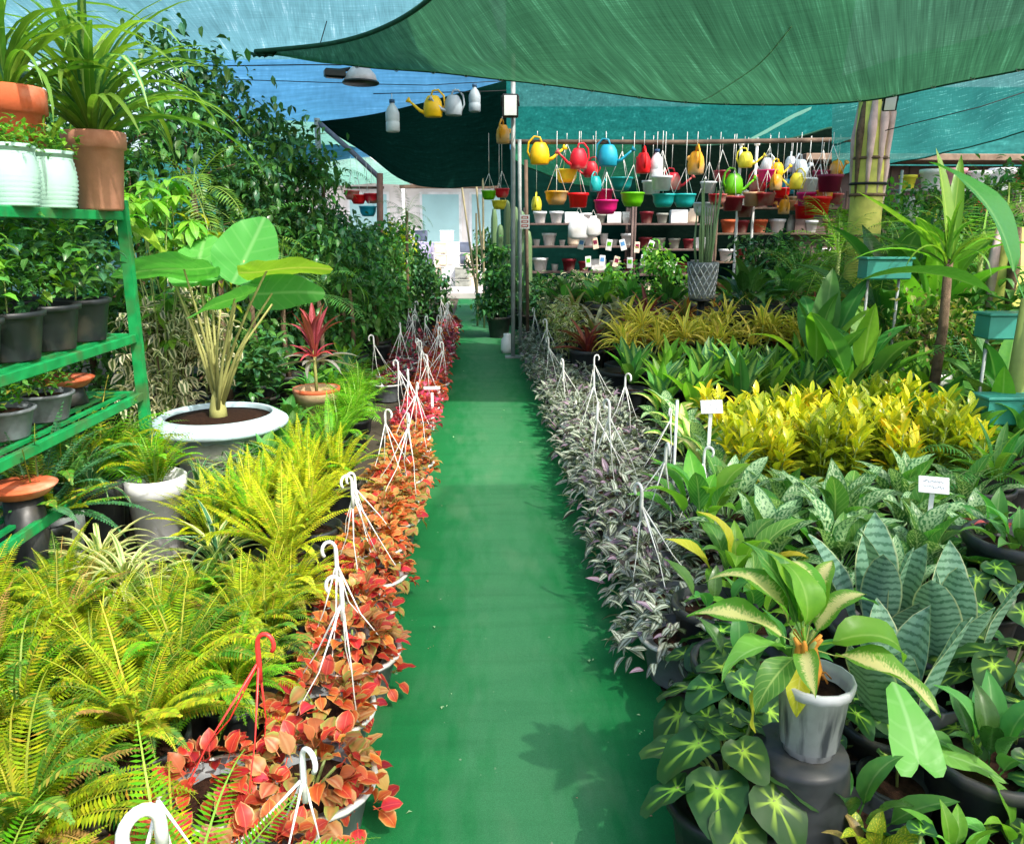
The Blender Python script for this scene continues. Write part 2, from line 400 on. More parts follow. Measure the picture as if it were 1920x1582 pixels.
aglm = leafmat('silver aglaonema', hx('3f7a46'), hx('568a4c'), ('blotch', 3.2, .46), hx('b4cf9a'), val=.25, rough=.35)
aglg = leafmat('green aglaonema', hx('4a8a3a'), hx('5f9a40'), ('vein', 9, 2.4, .35), hx('a5c870'), val=.3)
song = leafmat('yellow dracaena', hx('e0d060'), hx('d0c452'), ('mid', .3, .8), hx('7a9440'), val=.25)
brom1 = leafmat('wine red bromeliad', hx('6a2a30'), hx('8a4038'), ('mid', .5, .5), hx('b0604a'), val=.35)
brom2 = leafmat('olive bromeliad', hx('6f7f44'), hx('8a8a4c'), ('edge', .7), hx('a86a48'), val=.35)
brom3 = leafmat('rust bromeliad', hx('a04a2c'), hx('b86a34'), ('mid', .5, .6), hx('d0a050'), val=.3)
brom4 = leafmat('banded bromeliad', hx('7f8a74'), hx('9a8a74'), ('bands', 22, .8), hx('cfc8a8'), val=.3)
snakem = leafmat('silver snake leaf', hx('6f9a7c'), hx('8ab096'), ('bands', 85, .7, 5), hx('2f6040'), val=.15, rough=.35, trans=.12)
begm = leafmat('veined begonia', hx('244c24'), hx('34602e'), ('begonia',), hx('a8d84a'), val=.2, rough=.38, trans=.25)
diefm = leafmat('cream centred dieffenbachia', hx('5f9a34'), hx('74a83a'), ('mid', .62, .95), hx('e2da96'), val=.2, trans=.4)
eleph = leafmat('broad pale green', hx('58ae4e', .95), hx('64b654', .95), ('vein', 7, 1.6, .2), hx('8cc878'), val=.1, rough=.36, trans=.36, hue=.008)
elephy = leafmat('broad yellow green', hx('86b03a'), hx('94b83c'), ('vein', 7, 1.6, .13), hx('c3cc6a'), val=.1, rough=.36, trans=.4, hue=.008)
syng = leafmat('light green arrowhead', hx('79c558'), hx('82c85c'), ('vein', 6, 1.2, .2), hx('a8dc8c'), val=.12, trans=.36)
cordr = leafmat('red cordyline', hx('a0454a'), hx('8a3a3c'), ('mid', .3, .6), hx('d06878'), val=.25)
cordg = leafmat('grey purple cordyline', hx('7a7a74'), hx('8a8a84'), ('mid', .4, .5), hx('a8a49c'), val=.2)
yleaf = leafmat('yellowing leaf', hx('c9c43a'), hx('c0bc3c'), ('vein', 8, 1.5, .3), hx('dcd87a'), val=.1, trans=.4)
cactm = leafmat('grey green cactus', hx('5a7a54'), hx('6f8a5c'), ('plain',), hx('a8b48a'), val=.25, trans=.05)

# ------------------------------------------------------------------ leaf shapes
for i in range(3):
    T('fr%d' % i, frond_t, .44, .10, 36, 50+30*i, pw=.78, seed=i)
    T('frs%d' % i, frond_t, .30, .075, 24, 45+30*i, seed=i)
    T('lf%d' % i, frond_t, .36, .13, 20, 40+25*i, .35, .4, .5, seed=i+5)
    T('as%d' % i, frond_t, .34, .055, 30, 20+30*i, .1, .4, 1.1, seed=i+9)
    T('cole%d' % i, leaf_t, .066, .05, .4, .8, 35+20*i, .12, 5, 3, .06, .02, seed=i, sw=.0015)
    T('jew%d' % i, leaf_t, .066, .024, .38, .9, 25+18*i, .22, 4, 3, seed=i)
    T('cro%d' % i, leaf_t, .16, .046, .5, .8, 15+22*i, .12, 5, 3, .03, seed=i)
    T('agl%d' % i, leaf_t, .23, .088, .4, .9, 45+22*i, .2, 7, 5, .04, .10, seed=i)
    T('str%d' % i, leaf_t, .36, .055, .45, .75, 25+25*i, .25, 6, 3, base=.6, seed=i)
    T('brd%d' % i, leaf_t, .34, .085, .42, .8, 20+20*i, .22, 7, 5, .02, base=.35, seed=i)
    T('son%d' % i, leaf_t, .22, .02, .4, .8, 45+35*i, .3, 6, 3, base=.8, seed=i)
    T('bro%d' % i, leaf_t, .30, .042, .35, .7, 35+30*i, .3, 6, 3, base=.9, seed=i)
    T('spi%d' % i, leaf_t, .34, .022, .35, .7, 90+30*i, .3, 8, 3, base=.8, seed=i)
    T('sna%d' % i, leaf_t, .36, .13, .48, .7, 6+8*i, .22, 8, 5, .03, base=.45, seed=i)
    T('beg%d' % i, heart_t, .15, .125, 30+20*i, 4, 20, .22, .08, .18)
    T('die%d' % i, leaf_t, .30, .122, .42, .85, 55+30*i, .22, 11, 5, .09, .08, seed=i)
    T('big%d' % i, leaf_t, .55, .17, .42, .8, 30+25*i, .15, 9, 5, .03, .2, seed=i, sw=.008)
    T('dra%d' % i, leaf_t, .85, .042, .3, .6, 70+40*i, .3, 9, 3, base=.8, seed=i)
    T('fic%d' % i, leaf_t, .085, .038, .42, .85, 30+20*i, .15, 3, 3, seed=i)
    T('sml%d' % i, leaf_t, .06, .03, .42, .85, 30+20*i, .15, 2, 3, seed=i)
    T('pal%d' % i, frond_t, 1.0, .42, 22, 50+25*i, .25, .4, .42, seed=i)
    T('arr%d' % i, heart_t, .30, .19, 40, 4, 20, .5, .06, .4)
    T('umb%d' % i, leaf_t, .15, .05, .5, .75, 40+20*i, .1, 4, 3, seed=i)

# ------------------------------------------------------------------ pots
PM = {}
def pot_meshes(r, h, mat, style='nursery', rim=None):
    key = (round(r, 3), round(h, 3), mat.name, style)
    if key in PM: return PM[key]
    b = MB(); t = .006+.02*r
    if style == 'bowl': p = [(r*.45, 0), (r*.8, h*.25), (r*.97, h*.7), (r, h*.9), (r*1.06, h*.92), (r*1.06, h), (r-t, h), (r-t*1.5, h*.8), (0, h*.8)]
    elif style == 'clay': p = [(r*.66, 0), (r*.72, .01), (r*.92, h*.78), (r*1.02, h*.79), (r*1.05, h*.98), (r, h), (r-t, h), (r-t*1.3, h*.86), (0, h*.86)]
    elif style == 'ribbed':
        p = [(r*.8, 0)]
        for i in range(12): p += [(r*(.83+.16*math.sin(PI*(i+.5)/13)), h*(i+.35)/13), (r*(.785+.16*math.sin(PI*(i+.5)/13)), h*(i+.9)/13)]
        p += [(r*.98, h), (r*.9, h), (r*.88, h*.85), (0, h*.85)]
    else: p = [(r*.72, 0), (r*.74, .006), (r*.93, h*.86), (r*.95, h*.87), (r*1.03, h*.89), (r*1.04, h*.99), (r*1.0, h), (r-t, h), (r-t*1.3, h*.86), (0, h*.86)]
    b.lathe(p[:-1], mat, 20)
    sm = MB(); sm.lathe([(r*.96-t, h*.84), (r*.6, h*.87), (0.0001, h*.88)], soilm, 14)
    rm = None
    if rim:
        rb = MB(); rb.lathe([(r*1.035, h*.93), (r*1.07, h*.96), (r*1.06, h*1.01), (r*.97, h*1.01), (r*.97, h*.95)], rim, 20, cap=False); rm = rb.mesh('rim')
    PM[key] = (b.mesh('pot'), sm.mesh('soil'), rm); return PM[key]
def add_pot(root, r, h, mat, style='nursery', rim=None, soil=True):
    a, s_, rm = pot_meshes(r, h, mat, style, rim); p = link('pot', a, root)
    if soil: link('soil', s_, p)
    if rm: link('rim', rm, p)
    return p
HG = {}
def hanger_mesh(mat, v, r=.14, h=.16, up=.40):
    k = (mat.name, v, r, h, up)
    if k in HG: return HG[k]
    q = random.Random(v*13+1); lx, ly = q.uniform(-.13, .07), q.uniform(-.11, .11)
    b = MB(); tp = Vector((lx, ly, h+up*.78))
    a0 = q.uniform(0, 2)
    for i in range(4):
        a = a0+i*PI/2; s_ = Vector((r*1.02*math.cos(a), r*1.02*math.sin(a), h*.97)); m_ = (s_+tp)/2+Vector((q.uniform(-.012, .012), q.uniform(-.012, .012), -.01)) + (tp-s_).cross(Vector((0, 0, 1))).normalized()*q.uniform(-.01, .01)
        b.tube([s_, s_*.75+tp*.25+Vector((0, 0, -.004)), m_, tp], [.003, .002, .002, .004], mat, 5)
        b.box(s_, (.016, .016, .035), mat, bev=.004)
    c = MB(); yy = Vector((math.cos(a0+.6), math.sin(a0+.6), 0)); R_ = .022
    pts = [tp+Vector((0, 0, -.06)), tp, tp+Vector((0, 0, .045))]
    for i in range(1, 10):
        a = PI*1.25*i/9; pts.append(tp+Vector((0, 0, .05))+yy*(R_-R_*math.cos(a))*1.0+Vector((0, 0, R_*1.3*math.sin(a))))
    c.tube(pts, [.007, .0075, .007]+[.006]*9, mat, 7)
    HG[k] = (b.mesh('hanger'), c.mesh('hook')); return HG[k]
def add_hanger(root, mat, v, up=.40, r=.14, h=.16):
    a, c = hanger_mesh(mat, v, r, h, up); o = link('hanger', a, root); link('hook', c, o); return o

# ------------------------------------------------------------------ plants: each species gives leaves [(shape, material, matrix, name)] and stalk tubes
def rosette(q, keys, mats, n, z0, el=(30, 80), s=(.8, 1.1), rad=.02, name='leaf', order=True):
    out = []
    for i in range(n):
        a = i*2.4+q.uniform(-.3, .3); f = (i+.5)/n
        e = R(el[1]+(el[0]-el[1])*f+q.uniform(-8, 8)) if order else R(q.uniform(*el))
        m = mats[min(len(mats)-1, int(q.random()*len(mats)))]
        r_ = rad*(.4+f)
        out.append((q.choice(keys), m, MX((-math.sin(a)*r_, math.cos(a)*r_, z0), a, e, q.uniform(-.25, .25), q.uniform(*s)), name))
    return out
K = lambda p: [p+'0', p+'1', p+'2']
def mound(q, keys, mats, n, z0, rad, hgt, s=(.8, 1.2), trail=0.0, name='leaf', el=(-25, 50), inner=.35):
    out = []
    for i in range(n):
        a = q.uniform(0, 2*PI); f = math.sqrt(q.uniform(inner**2, 1)) if i > n*.3 else math.sqrt(q.random())*.8
        rr = rad*f; z = z0+hgt*(1-f*f)*q.uniform(.55, 1.05)
        if trail and q.random() < trail: rr = rad*q.uniform(.95, 1.12); z = z0-q.uniform(0, .09)
        out.append((q.choice(keys), q.choice(mats), MX((-math.sin(a)*rr, math.cos(a)*rr, z), a+q.uniform(-.9, .9), R(q.uniform(*el)), q.uniform(-.5, .5), q.uniform(*s)), name))
    return out
def sp_fern(q, mats, n=26, key='fr', z0=.22, el=(25, 88), ls=(.75, 1.15)): return rosette(q, K(key), mats, n, z0, el, ls, .03, 'frond', False), []
def sp_coleus(q, mats, n=60, z0=.15): return mound(q, K('cole'), mats, n, z0, .155, .11, (.6, 1.05), .07, el=(-60, 65)), [[(0, 0, z0*.8), (.05*i-.05, .04, z0+.05)] for i in range(3)]
def sp_jew(q, mats, n=130, z0=.15): return mound(q, K('jew'), mats, n, z0, .185, .12, (.85, 1.35), .34, el=(-45, 60)), []
def sp_croton(q, mats, h=.5, st=4):
    L = []; B = []
    for i in range(st):
        a = i*2*PI/st+q.uniform(-.4, .4); d = q.uniform(.03, .09); tip = Vector((math.cos(a)*d, math.sin(a)*d, h*q.uniform(.72, 1)))
        b0 = Vector((math.cos(a)*.02, math.sin(a)*.02, .16)); B.append([b0, (b0+tip)/2, tip])
        for j in range(17):
            f = (j+.5)/17; p = b0.lerp(tip, f*.98)
            m = mats[0] if f+q.uniform(-.25, .25) > .55 else mats[-1]
            L.append((q.choice(K('cro')), m, MX(p, j*2.4+i, R(15+55*f+q.uniform(-10, 10)), q.uniform(-.3, .3), q.uniform(.75, 1.1)*(1-.15*f)), 'leaf'))
    return L, B
def sp_aglao(q, mats, n=15, z0=.16, key='agl', ls=(.75, 1.15), el=(32, 84)):
    return rosette(q, K(key), mats, n, z0, el, ls, .035), []
def sp_song(q, mats, h=.42, heads=3):
    L = []; B = []
    for i in range(heads):
        a = q.uniform(0, 6.28); d = q.uniform(.02, .10); t = Vector((math.cos(a)*d, math.sin(a)*d, h*q.uniform(.75, 1.05)))
        B.append([(0, 0, .14), t*.5+Vector((0, 0, .1)), t])
        for l in rosette(q, K('son'), mats, 15, 0, (5, 80), (.8, 1.15), .01): L.append((l[0], l[1], Matrix.Translation(t) @ l[2], 'leaf'))
    return L, B
def sp_ros(q, mats, n=18, key='bro', z0=.14, el=(15, 80), ls=(.8, 1.2)): return rosette(q, K(key), mats, n, z0, el, ls, .02), []
def sp_snake(q, mats, n=7, z0=.16):
    return rosette(q, K('sna'), mats, n, z0, (66, 90), (.75, 1.15), .07), []
def sp_begonia(q, mats, n=14, z0=.14, hh=.16, rad=.17, ls=(.7, 1.1)):
    L = []; B = []
    for i in range(n):
        a = i*2.4; f = math.sqrt((i+.5)/n); p = Vector((math.cos(a)*rad*f, math.sin(a)*rad*f, z0+hh*(1-.75*f*f)*q.uniform(.8, 1.1)))
        B.append([(0, 0, z0*.8), (p.x*.5, p.y*.5, z0*.5+p.z*.55), p])
        L.append((q.choice(K('beg')), mats[0], MX(p, a-PI/2+q.uniform(-.4, .4), R(-22*f+q.uniform(-16, 10)), q.uniform(-.3, .3), q.uniform(*ls)), 'leaf'))
    return L, B
def sp_bush(q, mats, n=260, key='sml', z0=.2, rad=.2, hgt=.35, ls=(.8, 1.3)):
    L = []
    for i in range(n):
        d = Vector((q.gauss(0, 1), q.gauss(0, 1), q.gauss(0, 1))).normalized()*(q.random()**.45)
        L.append((q.choice(K(key)), q.choice(mats), MX((d.x*rad, d.y*rad, z0+hgt*.5+d.z*hgt*.55), q.uniform(0, 6.3), R(q.uniform(-35, 55)), q.uniform(-.5, .5), q.uniform(*ls)), 'leaf'))
    return L, [[(0, 0, 0.02), (.02, 0, z0*.6), (0, .01, z0+hgt*.4)]]
def sp_umbrella(q, mats, h=1.0, heads=9, hang=False):
    """schefflera: stems, each ending in whorls of drooping leaflets"""
    L = []; B = []
    for i in range(heads):
        a = q.uniform(0, 6.28); d = q.uniform(.05, .28); t = Vector((math.cos(a)*d, math.sin(a)*d, h*q.uniform(.45, 1)))
        B.append([(0, 0, .1), (t.x*.4, t.y*.4, t.z*.6), t])
        for kx in range(3):
            c = t+Vector((q.uniform(-.1, .1), q.uniform(-.1, .1), q.uniform(-.12, .08)))
            for j in range(8): L.append((q.choice(K('umb')), q.choice(mats), MX(c, j*PI/4+q.uniform(-.2, .2), R(q.uniform(-35, 15)), 0, q.uniform(.8, 1.2)), 'leaf'))
    return L, B
def sp_palm(q, mats, n=11, z0=.3, el=(25, 85), ls=(.7, 1.1), key='pal'): return rosette(q, K(key), mats, n, z0, el, ls, .02, 'frond'), []

SPC = {}
def spec(fn, mats, var, name='plant', **k):
    key = (fn.__name__, tuple(m.name for m in mats), var, tuple(sorted((a, str(b)) for a, b in k.items())))
    if key not in SPC:
        q = random.Random(hash(str(key)) % 99991 if False else sum(ord(c)*(i % 97+1) for i, c in enumerate(str(key))))
        L, B = fn(q, mats, **k); SPC[key] = {'L': L, 'B': B}
    return SPC[key]
def grow(root, fn, mats, var, parts=True, stalk=petg, sr=.004, **k):
    d = spec(fn, mats, var, **k)
    if d['B']:
        if 'bm' not in d:
            b = MB()
            for p in d['B']: b.tube(p, [sr*1.4]+[sr]*(len(p)-1), stalk, 5)
            d['bm'] = b.mesh('stem')
        link('stem', d['bm'], root)
    if parts:
        for key, m, M, nm in d['L']: link(nm, leafmesh(key, m, nm), root, M)
    else:
        if 'jm' not in d:
            b = MB()
            for key, m, M, nm in d['L']: V, Fc, U = TM[key]; b.raw(V, Fc, U, m, M)
            d['jm'] = b.mesh('foliage')
        tag(link('foliage', d['jm'], root), kind='stuff')
def plant(name, label, cat, loc, fn, mats, var=0, s=1, rz=None, group=None, pot=None, parts=True, **k):
    o = thing(name, label, cat, loc, rnd.uniform(0, 6.28) if rz is None else rz, group, s)
    if pot: add_pot(o, *pot)
    grow(o, fn, mats, var, parts, **k); return o

# ================================================================== GROUND
def grid(name, x0, x1, y0, y1, z, m, nx=1, ny=1, kind='structure'):
    b = MB(); V = []; U = []; Fc = []
    for j in range(ny+1):
        for i in range(nx+1): V.append((x0+(x1-x0)*i/nx, y0+(y1-y0)*j/ny, z)); U.append((i/nx, j/ny))
    for j in range(ny):
        for i in range(nx): a = j*(nx+1)+i; Fc.append((a, a+1, a+nx+2, a+nx+1))
    b.raw(V, Fc, U, m); return tag(b.obj(name), kind=kind)
gm = solid('packed dark earth', hx('4b463c'), .95, .1, amt=.4, scale=2.5, bump=.6, dirt=hx('6d6656'))
grid('ground', -150, 150, -40, 260, -.01, gm)
def carpet():
    t = NT('worn green carpet'); co = t.coord(); sx = t.n('SeparateXYZ'); t.l(co, sx.inputs[0])
    nz = t.noise(co, 1.4, 4); fine = t.noise(co, 420, 2); mid = t.noise(t.stretch(co, (5, 1.2, 1)), 3, 5)
    ed = t.math('ADD', t.math('ABSOLUTE', t.math('SUBTRACT', sx.outputs[0], .12)), t.maprange(mid, .3, .7, -.10, .10))
    c = t.mix(t.maprange(ed, .34, .08, 0, .85), hx('137c3e', .85), hx('478c5c', .85))
    c = t.mix(t.maprange(nz, .5, .72, 0, .3), c, hx('5f8f66', .8))
    c = t.mix(t.maprange(fine, .35, .65, 0, .4), c, hx('0b4a28', .8))
    tr_ = t.noise(t.stretch(co, (.8, 7, 1)), 2, 5); c = t.mix(t.maprange(tr_, .5, .7, 0, .2), c, hx('0d5a2c', .8)); tr2 = t.noise(t.stretch(co, (2.5, .9, 1)), 1.7, 6); c = t.mix(t.maprange(tr2, .56, .7, 0, .3), c, hx('6a8f6a', .8))
    sp = t.noise(co, 36, 2); c = t.mix(t.maprange(sp, .74, .78, 0, .5), c, hx('97a98a', .8))
    p = t.n('BsdfPrincipled'); t.l(c, p.inputs['Base Color']); p.inputs['Roughness'].default_value = .8; p.inputs['Specular IOR Level'].default_value = .25
    b = t.n('Bump'); b.inputs['Strength'].default_value = .5; b.inputs['Distance'].default_value = .004
    t.l(t.math('ADD', t.math('MULTIPLY', fine, .5), mid), b.inputs['Height']); t.l(b.outputs[0], p.inputs['Normal'])
    t.l(p.outputs[0], t.out.inputs[0]); return t.m
grid('path', -.46, .64, -1.5, 19.2, .004, carpet(), 6, 60)
pave = solid('pale concrete', hx('b9b3b0'), .85, .2, amt=.15, scale=1.5, bump=.2, dirt=hx('8f8a86'))
b = MB(); b.box((-.2, 20.3, .07), (3.2, 2.2, .14), pave, bev=.01); tag(b.obj('step'), kind='structure')
grid('pavement', -30, 30, 21.4, 60, .0, pave)

# ================================================================== SHADE CLOTHS
def crom(P, t):
    n = len(P)-1; x = t*n; i = min(n-1, int(x)); f = x-i
    p0, p1, p2, p3 = P[max(0, i-1)], P[i], P[i+1], P[min(n, i+2)]
    return .5*((2*p1)+(p2-p0)*f+(2*p0-5*p1+4*p2-p3)*f*f+(3*p1-p0-3*p2+p3)*f**3)
def sheet(label, Bp, Tp, m, nu=48, nv=24, sag=.12, wr=.02, hem=None, seams=(), seed=0, name='shade_net', cat='shade net', uvs=(1, 1), eyes=0, group=None):
    q = random.Random(seed); b = MB(); V = []; U = []; Fc = []; ph = [q.uniform(0, 6.3) for _ in range(6)]
    G = lambda u, v: crom(Bp, u).lerp(crom(Tp, u), v) + Vector((0, 0, -sag*math.sin(PI*u)*math.sin(PI*v) + wr*(math.sin(u*23+v*5+ph[0])+math.sin(u*41-v*13+ph[1])*.5)*math.sin(PI*min(1, v*1.2+.1))))
    for j in range(nv+1):
        for i in range(nu+1): V.append(G(i/nu, j/nv)); U.append((i/nu*uvs[0], j/nv*uvs[1]))
    for j in range(nv):
        for i in range(nu): a = j*(nu+1)+i; Fc.append((a, a+1, a+nu+2, a+nu+1))
    root = thing(name, label, cat, tuple(crom(Bp, .5)), 0, group)
    inv = Matrix.Translation(-crom(Bp, .5))
    b.raw(V, Fc, U, m, inv); b.obj('cloth', root)
    if hem:
        h = MB()
        for v, r, sel in hem:
            if sel == 'v': h.tube([inv @ G(i/nu, v) for i in range(nu+1)], r, hemm, 5)
            else: h.tube([inv @ G(v, i/nv) for i in range(nv+1)], r, hemm, 5)
        h.obj('hem', root)
    for i in range(eyes):
        u = (i+.6)/eyes; p = inv @ G(u, .012); h = MB(); h.tube([p+Vector((.02*math.cos(a*PI/4), 0, .02*math.sin(a*PI/4))) for a in range(9)], .005, steel, 4, False); h.obj('eyelet', root)
        if i % 3 == 1: h = MB(); h.tube([p, p+Vector((.02, .10, .10)), p+Vector((-.01, .35, .22)), p+Vector((.03, .6, .5))], .006, ropem, 4); h.obj('tie_rope', root)
    for (u0, v0, u1, v1, r) in seams:
        h = MB(); h.tube([inv @ (G(u0+(u1-u0)*i/16, v0+(v1-v0)*i/16)+Vector((0, 0, .004))) for i in range(17)], r, seamm, 4); h.obj('seam', root)
    return root
hemm = solid('dark green hem', hx('1f4a38'), .8, .2, scale=20, amt=.3)
seamm = solid('pale seam tape', hx('d5f2dc'), .6, .3, scale=20, amt=.2, trans=.85)
n_main = netmat('green shade cloth', hx('48875f', .50), .03, .6, (130, 2.2), .45, hx('74c096', .8), .5)
n_near = netmat('dappled green shade cloth', hx('9ad0a8', .9), .45, .8, (60, 8), .5, hx('8fd0a8'), .4)
n_pale = netmat('pale cyan translucent sheet', hx('78bcc8', .52), .05, .7, (60, 4), .3, hx('d4ecf4', .8), .7)
n_blue = netmat('blue sheet', hx('5aa8dc', .8), .03, .25, (3, 26), .22, hx('8fd0f4'), .4)
n_dark = netmat('dark green tarpaulin', hx('0f332d', .8), 0, .04, (6, 30), .3, hx('2a5f54'), .2)
n_mint = netmat('mint shade cloth', hx('9fe0c6', .95), .08, .5, (8, 40), .22, hx('cdf3e0'), .5)
n_teal = netmat('teal shade cloth', hx('2a8f86', .9), .06, .5, (30, 30), .34, hx('5fc8bc'), .5)
n_turq = netmat('turquoise shade cloth', hx('3f9a92', .55), .12, .7, (5, 60), .26, hx('a8f0e4'), .6)
n_brig = netmat('bright green net', hx('54c084', .95), .1, .65, (20, 20), .3, hx('a8ecc0'), .6)

A = at
sheet('big sagging green shade cloth overhead, its left tip pointing at the pale sheet',
      [A(478, 98, 8.6), A(640, 120, 9.0), A(800, 134, 9.4), A(940, 150, 9.8), A(1130, 172, 9.6), A(1320, 194, 9.3), A(1470, 197, 9.0), A(1600, 190, 8.6), A(1750, 165, 7.9), A(1930, 128, 7.2), A(2250, 50, 6.4)],
      [A(478, 97, 8.6), A(620, 82, 8.3), A(720, 52, 7.8), A(808, -4, 7.0), A(900, -110, 6.2), A(1040, -190, 5.6), A(1250, -220, 5.3), A(1500, -230, 5.2), A(1800, -240, 5.1), A(2100, -250, 5.0), A(2500, -260, 5.0)],
      n_main, 110, 50, .12, .022, [(0, .012, 'v'), (1, .022, 'v')], [(.5, .03, .66, .55, .008)], 1, uvs=(1, 1), eyes=22)
sheet('pale cyan translucent roof sheet above the left trees, brightest cloth',
      [A(-120, 118, 13), A(200, 114, 13), A(400, 112, 13), A(560, 112, 13), A(760, 120, 13), A(960, 130, 13)],
      [A(-900, -250, 6.5), A(-300, -260, 6.5), A(100, -260, 6.5), A(500, -260, 6.5), A(700, -260, 6.5), A(830, -250, 6.5)], n_pale, 60, 20, .05, .02, None, (), 2, 'roof_sheet', 'roof sheet')
sheet('bright blue sheet hung behind the wired lamp',
      [A(350, 330, 14.6), A(500, 330, 14.6), A(640, 300, 14.6), A(800, 290, 14.6), A(960, 280, 14.6)],
      [A(340, 104, 14.2), A(500, 108, 14.2), A(640, 108, 14.2), A(800, 112, 14.2), A(965, 120, 14.2)], n_blue, 40, 16, 0, .015, None, (), 3, 'blue_sheet', 'sheet')
sheet('dark green tarpaulin fold behind the hanging bottle and yellow can',
      [A(598, 232, 13.4), A(680, 285, 13.4), A(770, 345, 13.4), A(865, 352, 13.4), A(958, 346, 13.4)],
      [A(597, 228, 13.3), A(690, 216, 13.2), A(780, 196, 13.2), A(870, 172, 13.2), A(952, 150, 13.2)], n_dark, 30, 12, 0, .02, None, (), 4, 'tarpaulin', 'tarpaulin')
sheet('mint green shade cloth slope beside the dark tarpaulin fold',
      [A(520, 345, 16.5), A(600, 350, 16.5), A(690, 345, 16.5), A(770, 347, 16.5)],
      [A(520, 225, 13.8), A(597, 230, 13.7), A(604, 233, 13.7), A(612, 238, 13.7)], n_mint, 20, 14, 0, .02, None, (), 5)
sheet('teal shade cloth valance behind the floodlight post',
      [A(950, 268, 12.6), A(1080, 266, 12.6), A(1200, 268, 12.6), A(1330, 272, 12.6), A(1450, 266, 12.6), A(1560, 240, 12.6)],
      [A(948, -80, 12.2), A(1080, -80, 12.2), A(1200, -80, 12.2), A(1330, -80, 12.2), A(1450, -80, 12.2), A(1620, -80, 12.2)], n_teal, 36, 14, 0, .03, [(0, .016, 'v')], (), 6)
sheet('bright green net swag behind the yellow and red watering cans',
      [A(962, 300, 14), A(1030, 330, 14), A(1100, 350, 14), A(1150, 352, 14), A(1200, 330, 14)],
      [A(955, 235, 13.6), A(1030, 235, 13.6), A(1100, 235, 13.6), A(1150, 235, 13.6), A(1205, 235, 13.6)], n_brig, 24, 14, 0, .03, [(0, .012, 'v')], (), 7)
sheet('dark green back curtain hanging behind the racks of pots',
      [A(945, 560, 15.2), A(1200, 560, 15.2), A(1420, 560, 15.2), A(1640, 560, 15.2)],
      [A(930, 200, 15.2), A(1200, 200, 15.2), A(1420, 200, 15.2), A(1640, 200, 15.2)], n_dark, 24, 12, 0, .03, None, (), 8, 'curtain', 'curtain')
sheet('turquoise shade cloth roof at the far right above the palm',
      [A(1560, 330, 12.5), A(1680, 305, 12.0), A(1800, 280, 11.4), A(1930, 245, 10.6), A(2200, 190, 9.5)],
      [A(1560, 150, 8.8), A(1680, 110, 8.4), A(1800, 80, 8), A(1930, 40, 7.6), A(2200, -20, 7)], n_turq, 30, 18, .06, .025, [(0, .014, 'v')], (), 9)
sheet('pale folded net edge slanting beside the palm trunk',
      [A(1400, 268, 11.2), A(1440, 248, 11.2), A(1480, 226, 11.1), A(1520, 206, 11)],
      [A(1402, 262, 11.0), A(1442, 240, 10.9), A(1484, 216, 10.9), A(1522, 200, 10.9)], n_mint, 12, 4, 0, .01, None, (), 10, 'net_fold', 'net edge')
sheet('green shade cloth over the right hand beds nearest the camera',
      [Vector((1.7, 2.7, 3.45)), Vector((1.5, 1.6, 3.4)), Vector((1.35, .2, 3.35)), Vector((1.45, -1.6, 3.4)), Vector((1.6, -4.5, 3.5))],
      [Vector((7, 2.7, 3.7)), Vector((7, 1.6, 3.6)), Vector((7, .2, 3.6)), Vector((7, -1.6, 3.6)), Vector((7, -4.5, 3.7))], n_near, 30, 24, .1, .03, [(0, .012, 'v')], (), 12)  # out of frame; extent and openness set for the shade cast on path and beds
sheet('left boundary shade cloth screen behind the dense trees',
      [Vector((-7, 3, 0)), Vector((-7, 9, 0)), Vector((-6.4, 15, 0)), Vector((-5.5, 20, 0))],
      [Vector((-7, 3, 3)), Vector((-7, 9, 3)), Vector((-6.4, 15, 3)), Vector((-5.5, 20, 3))], n_teal, 20, 8, 0, .03, None, (), 11, 'screen_net', 'shade net')

# ================================================================== FAR SHOP FRONT AND YARD
b = MB()
sh = thing('shop_building', 'white sunlit shop front at the far end of the green path', 'building', (0, 26, 0))
wallm = solid('white render', hx('e9e6e2'), .8, .2, amt=.06, scale=2, dirt=hx('cfc6c0'))
glassm = solid('pale aqua glass', hx('a9d3d4'), .15, .6, amt=.1, scale=1)
b.box((-1, .3, 2.0), (14, .3, 4.0), wallm); b.obj('wall', sh, smooth=False)
for x in (-3.4, -1.15, .4, 2.4):
    f = MB(); f.box((x, .1, 1.9), (1.3, .08, 1.7), whitem); fo = f.obj('window', sh, smooth=False)
    g = MB(); g.box((x, .05, 1.9), (1.14, .03, 1.54), glassm); g.obj('pane', fo, smooth=False)
f = MB(); f.box((-1, -.6, 3.3), (14, 1.5, .12), solid('pale awning', hx('d9dbe0'), .6, .3)); f.obj('awning', sh, smooth=False)
for x in (-5, -2.2, .9, 3.6):
    f = MB(); f.tube([(x, -1.2, 0), (x, -1.2, 3.25)], .05, whitem, 8); f.obj('pillar', sh)
rl = thing('railing', 'white railing of upright bars in front of the far shop', 'railing', (-1.1, 23.6, 0))
for i in range(16):
    f = MB(); f.tube([(i*.17-1.3, 0, 0), (i*.17-1.3, 0, 1.0)], .014, whitem, 6); f.obj('bar', rl)
for z in (.25, 1.0):
    f = MB(); f.tube([(-1.35, 0, z), (1.35, 0, z)], .02, whitem, 6); f.obj('rail', rl)
lilac = solid('lilac plastic crate', hx('b9b4d6'), .5, .4, amt=.12); cream = solid('cream sack', hx('dccbb4'), .8, .2, amt=.15); slate = solid('slate tin', hx('5a6478'), .5, .4)
q = random.Random(3)
far_items = [('pale lilac', lilac), ('cream', cream), ('white', whitem), ('slate blue', slate), ('white glazed', whitep), ('grey', greyc)]
k = 0
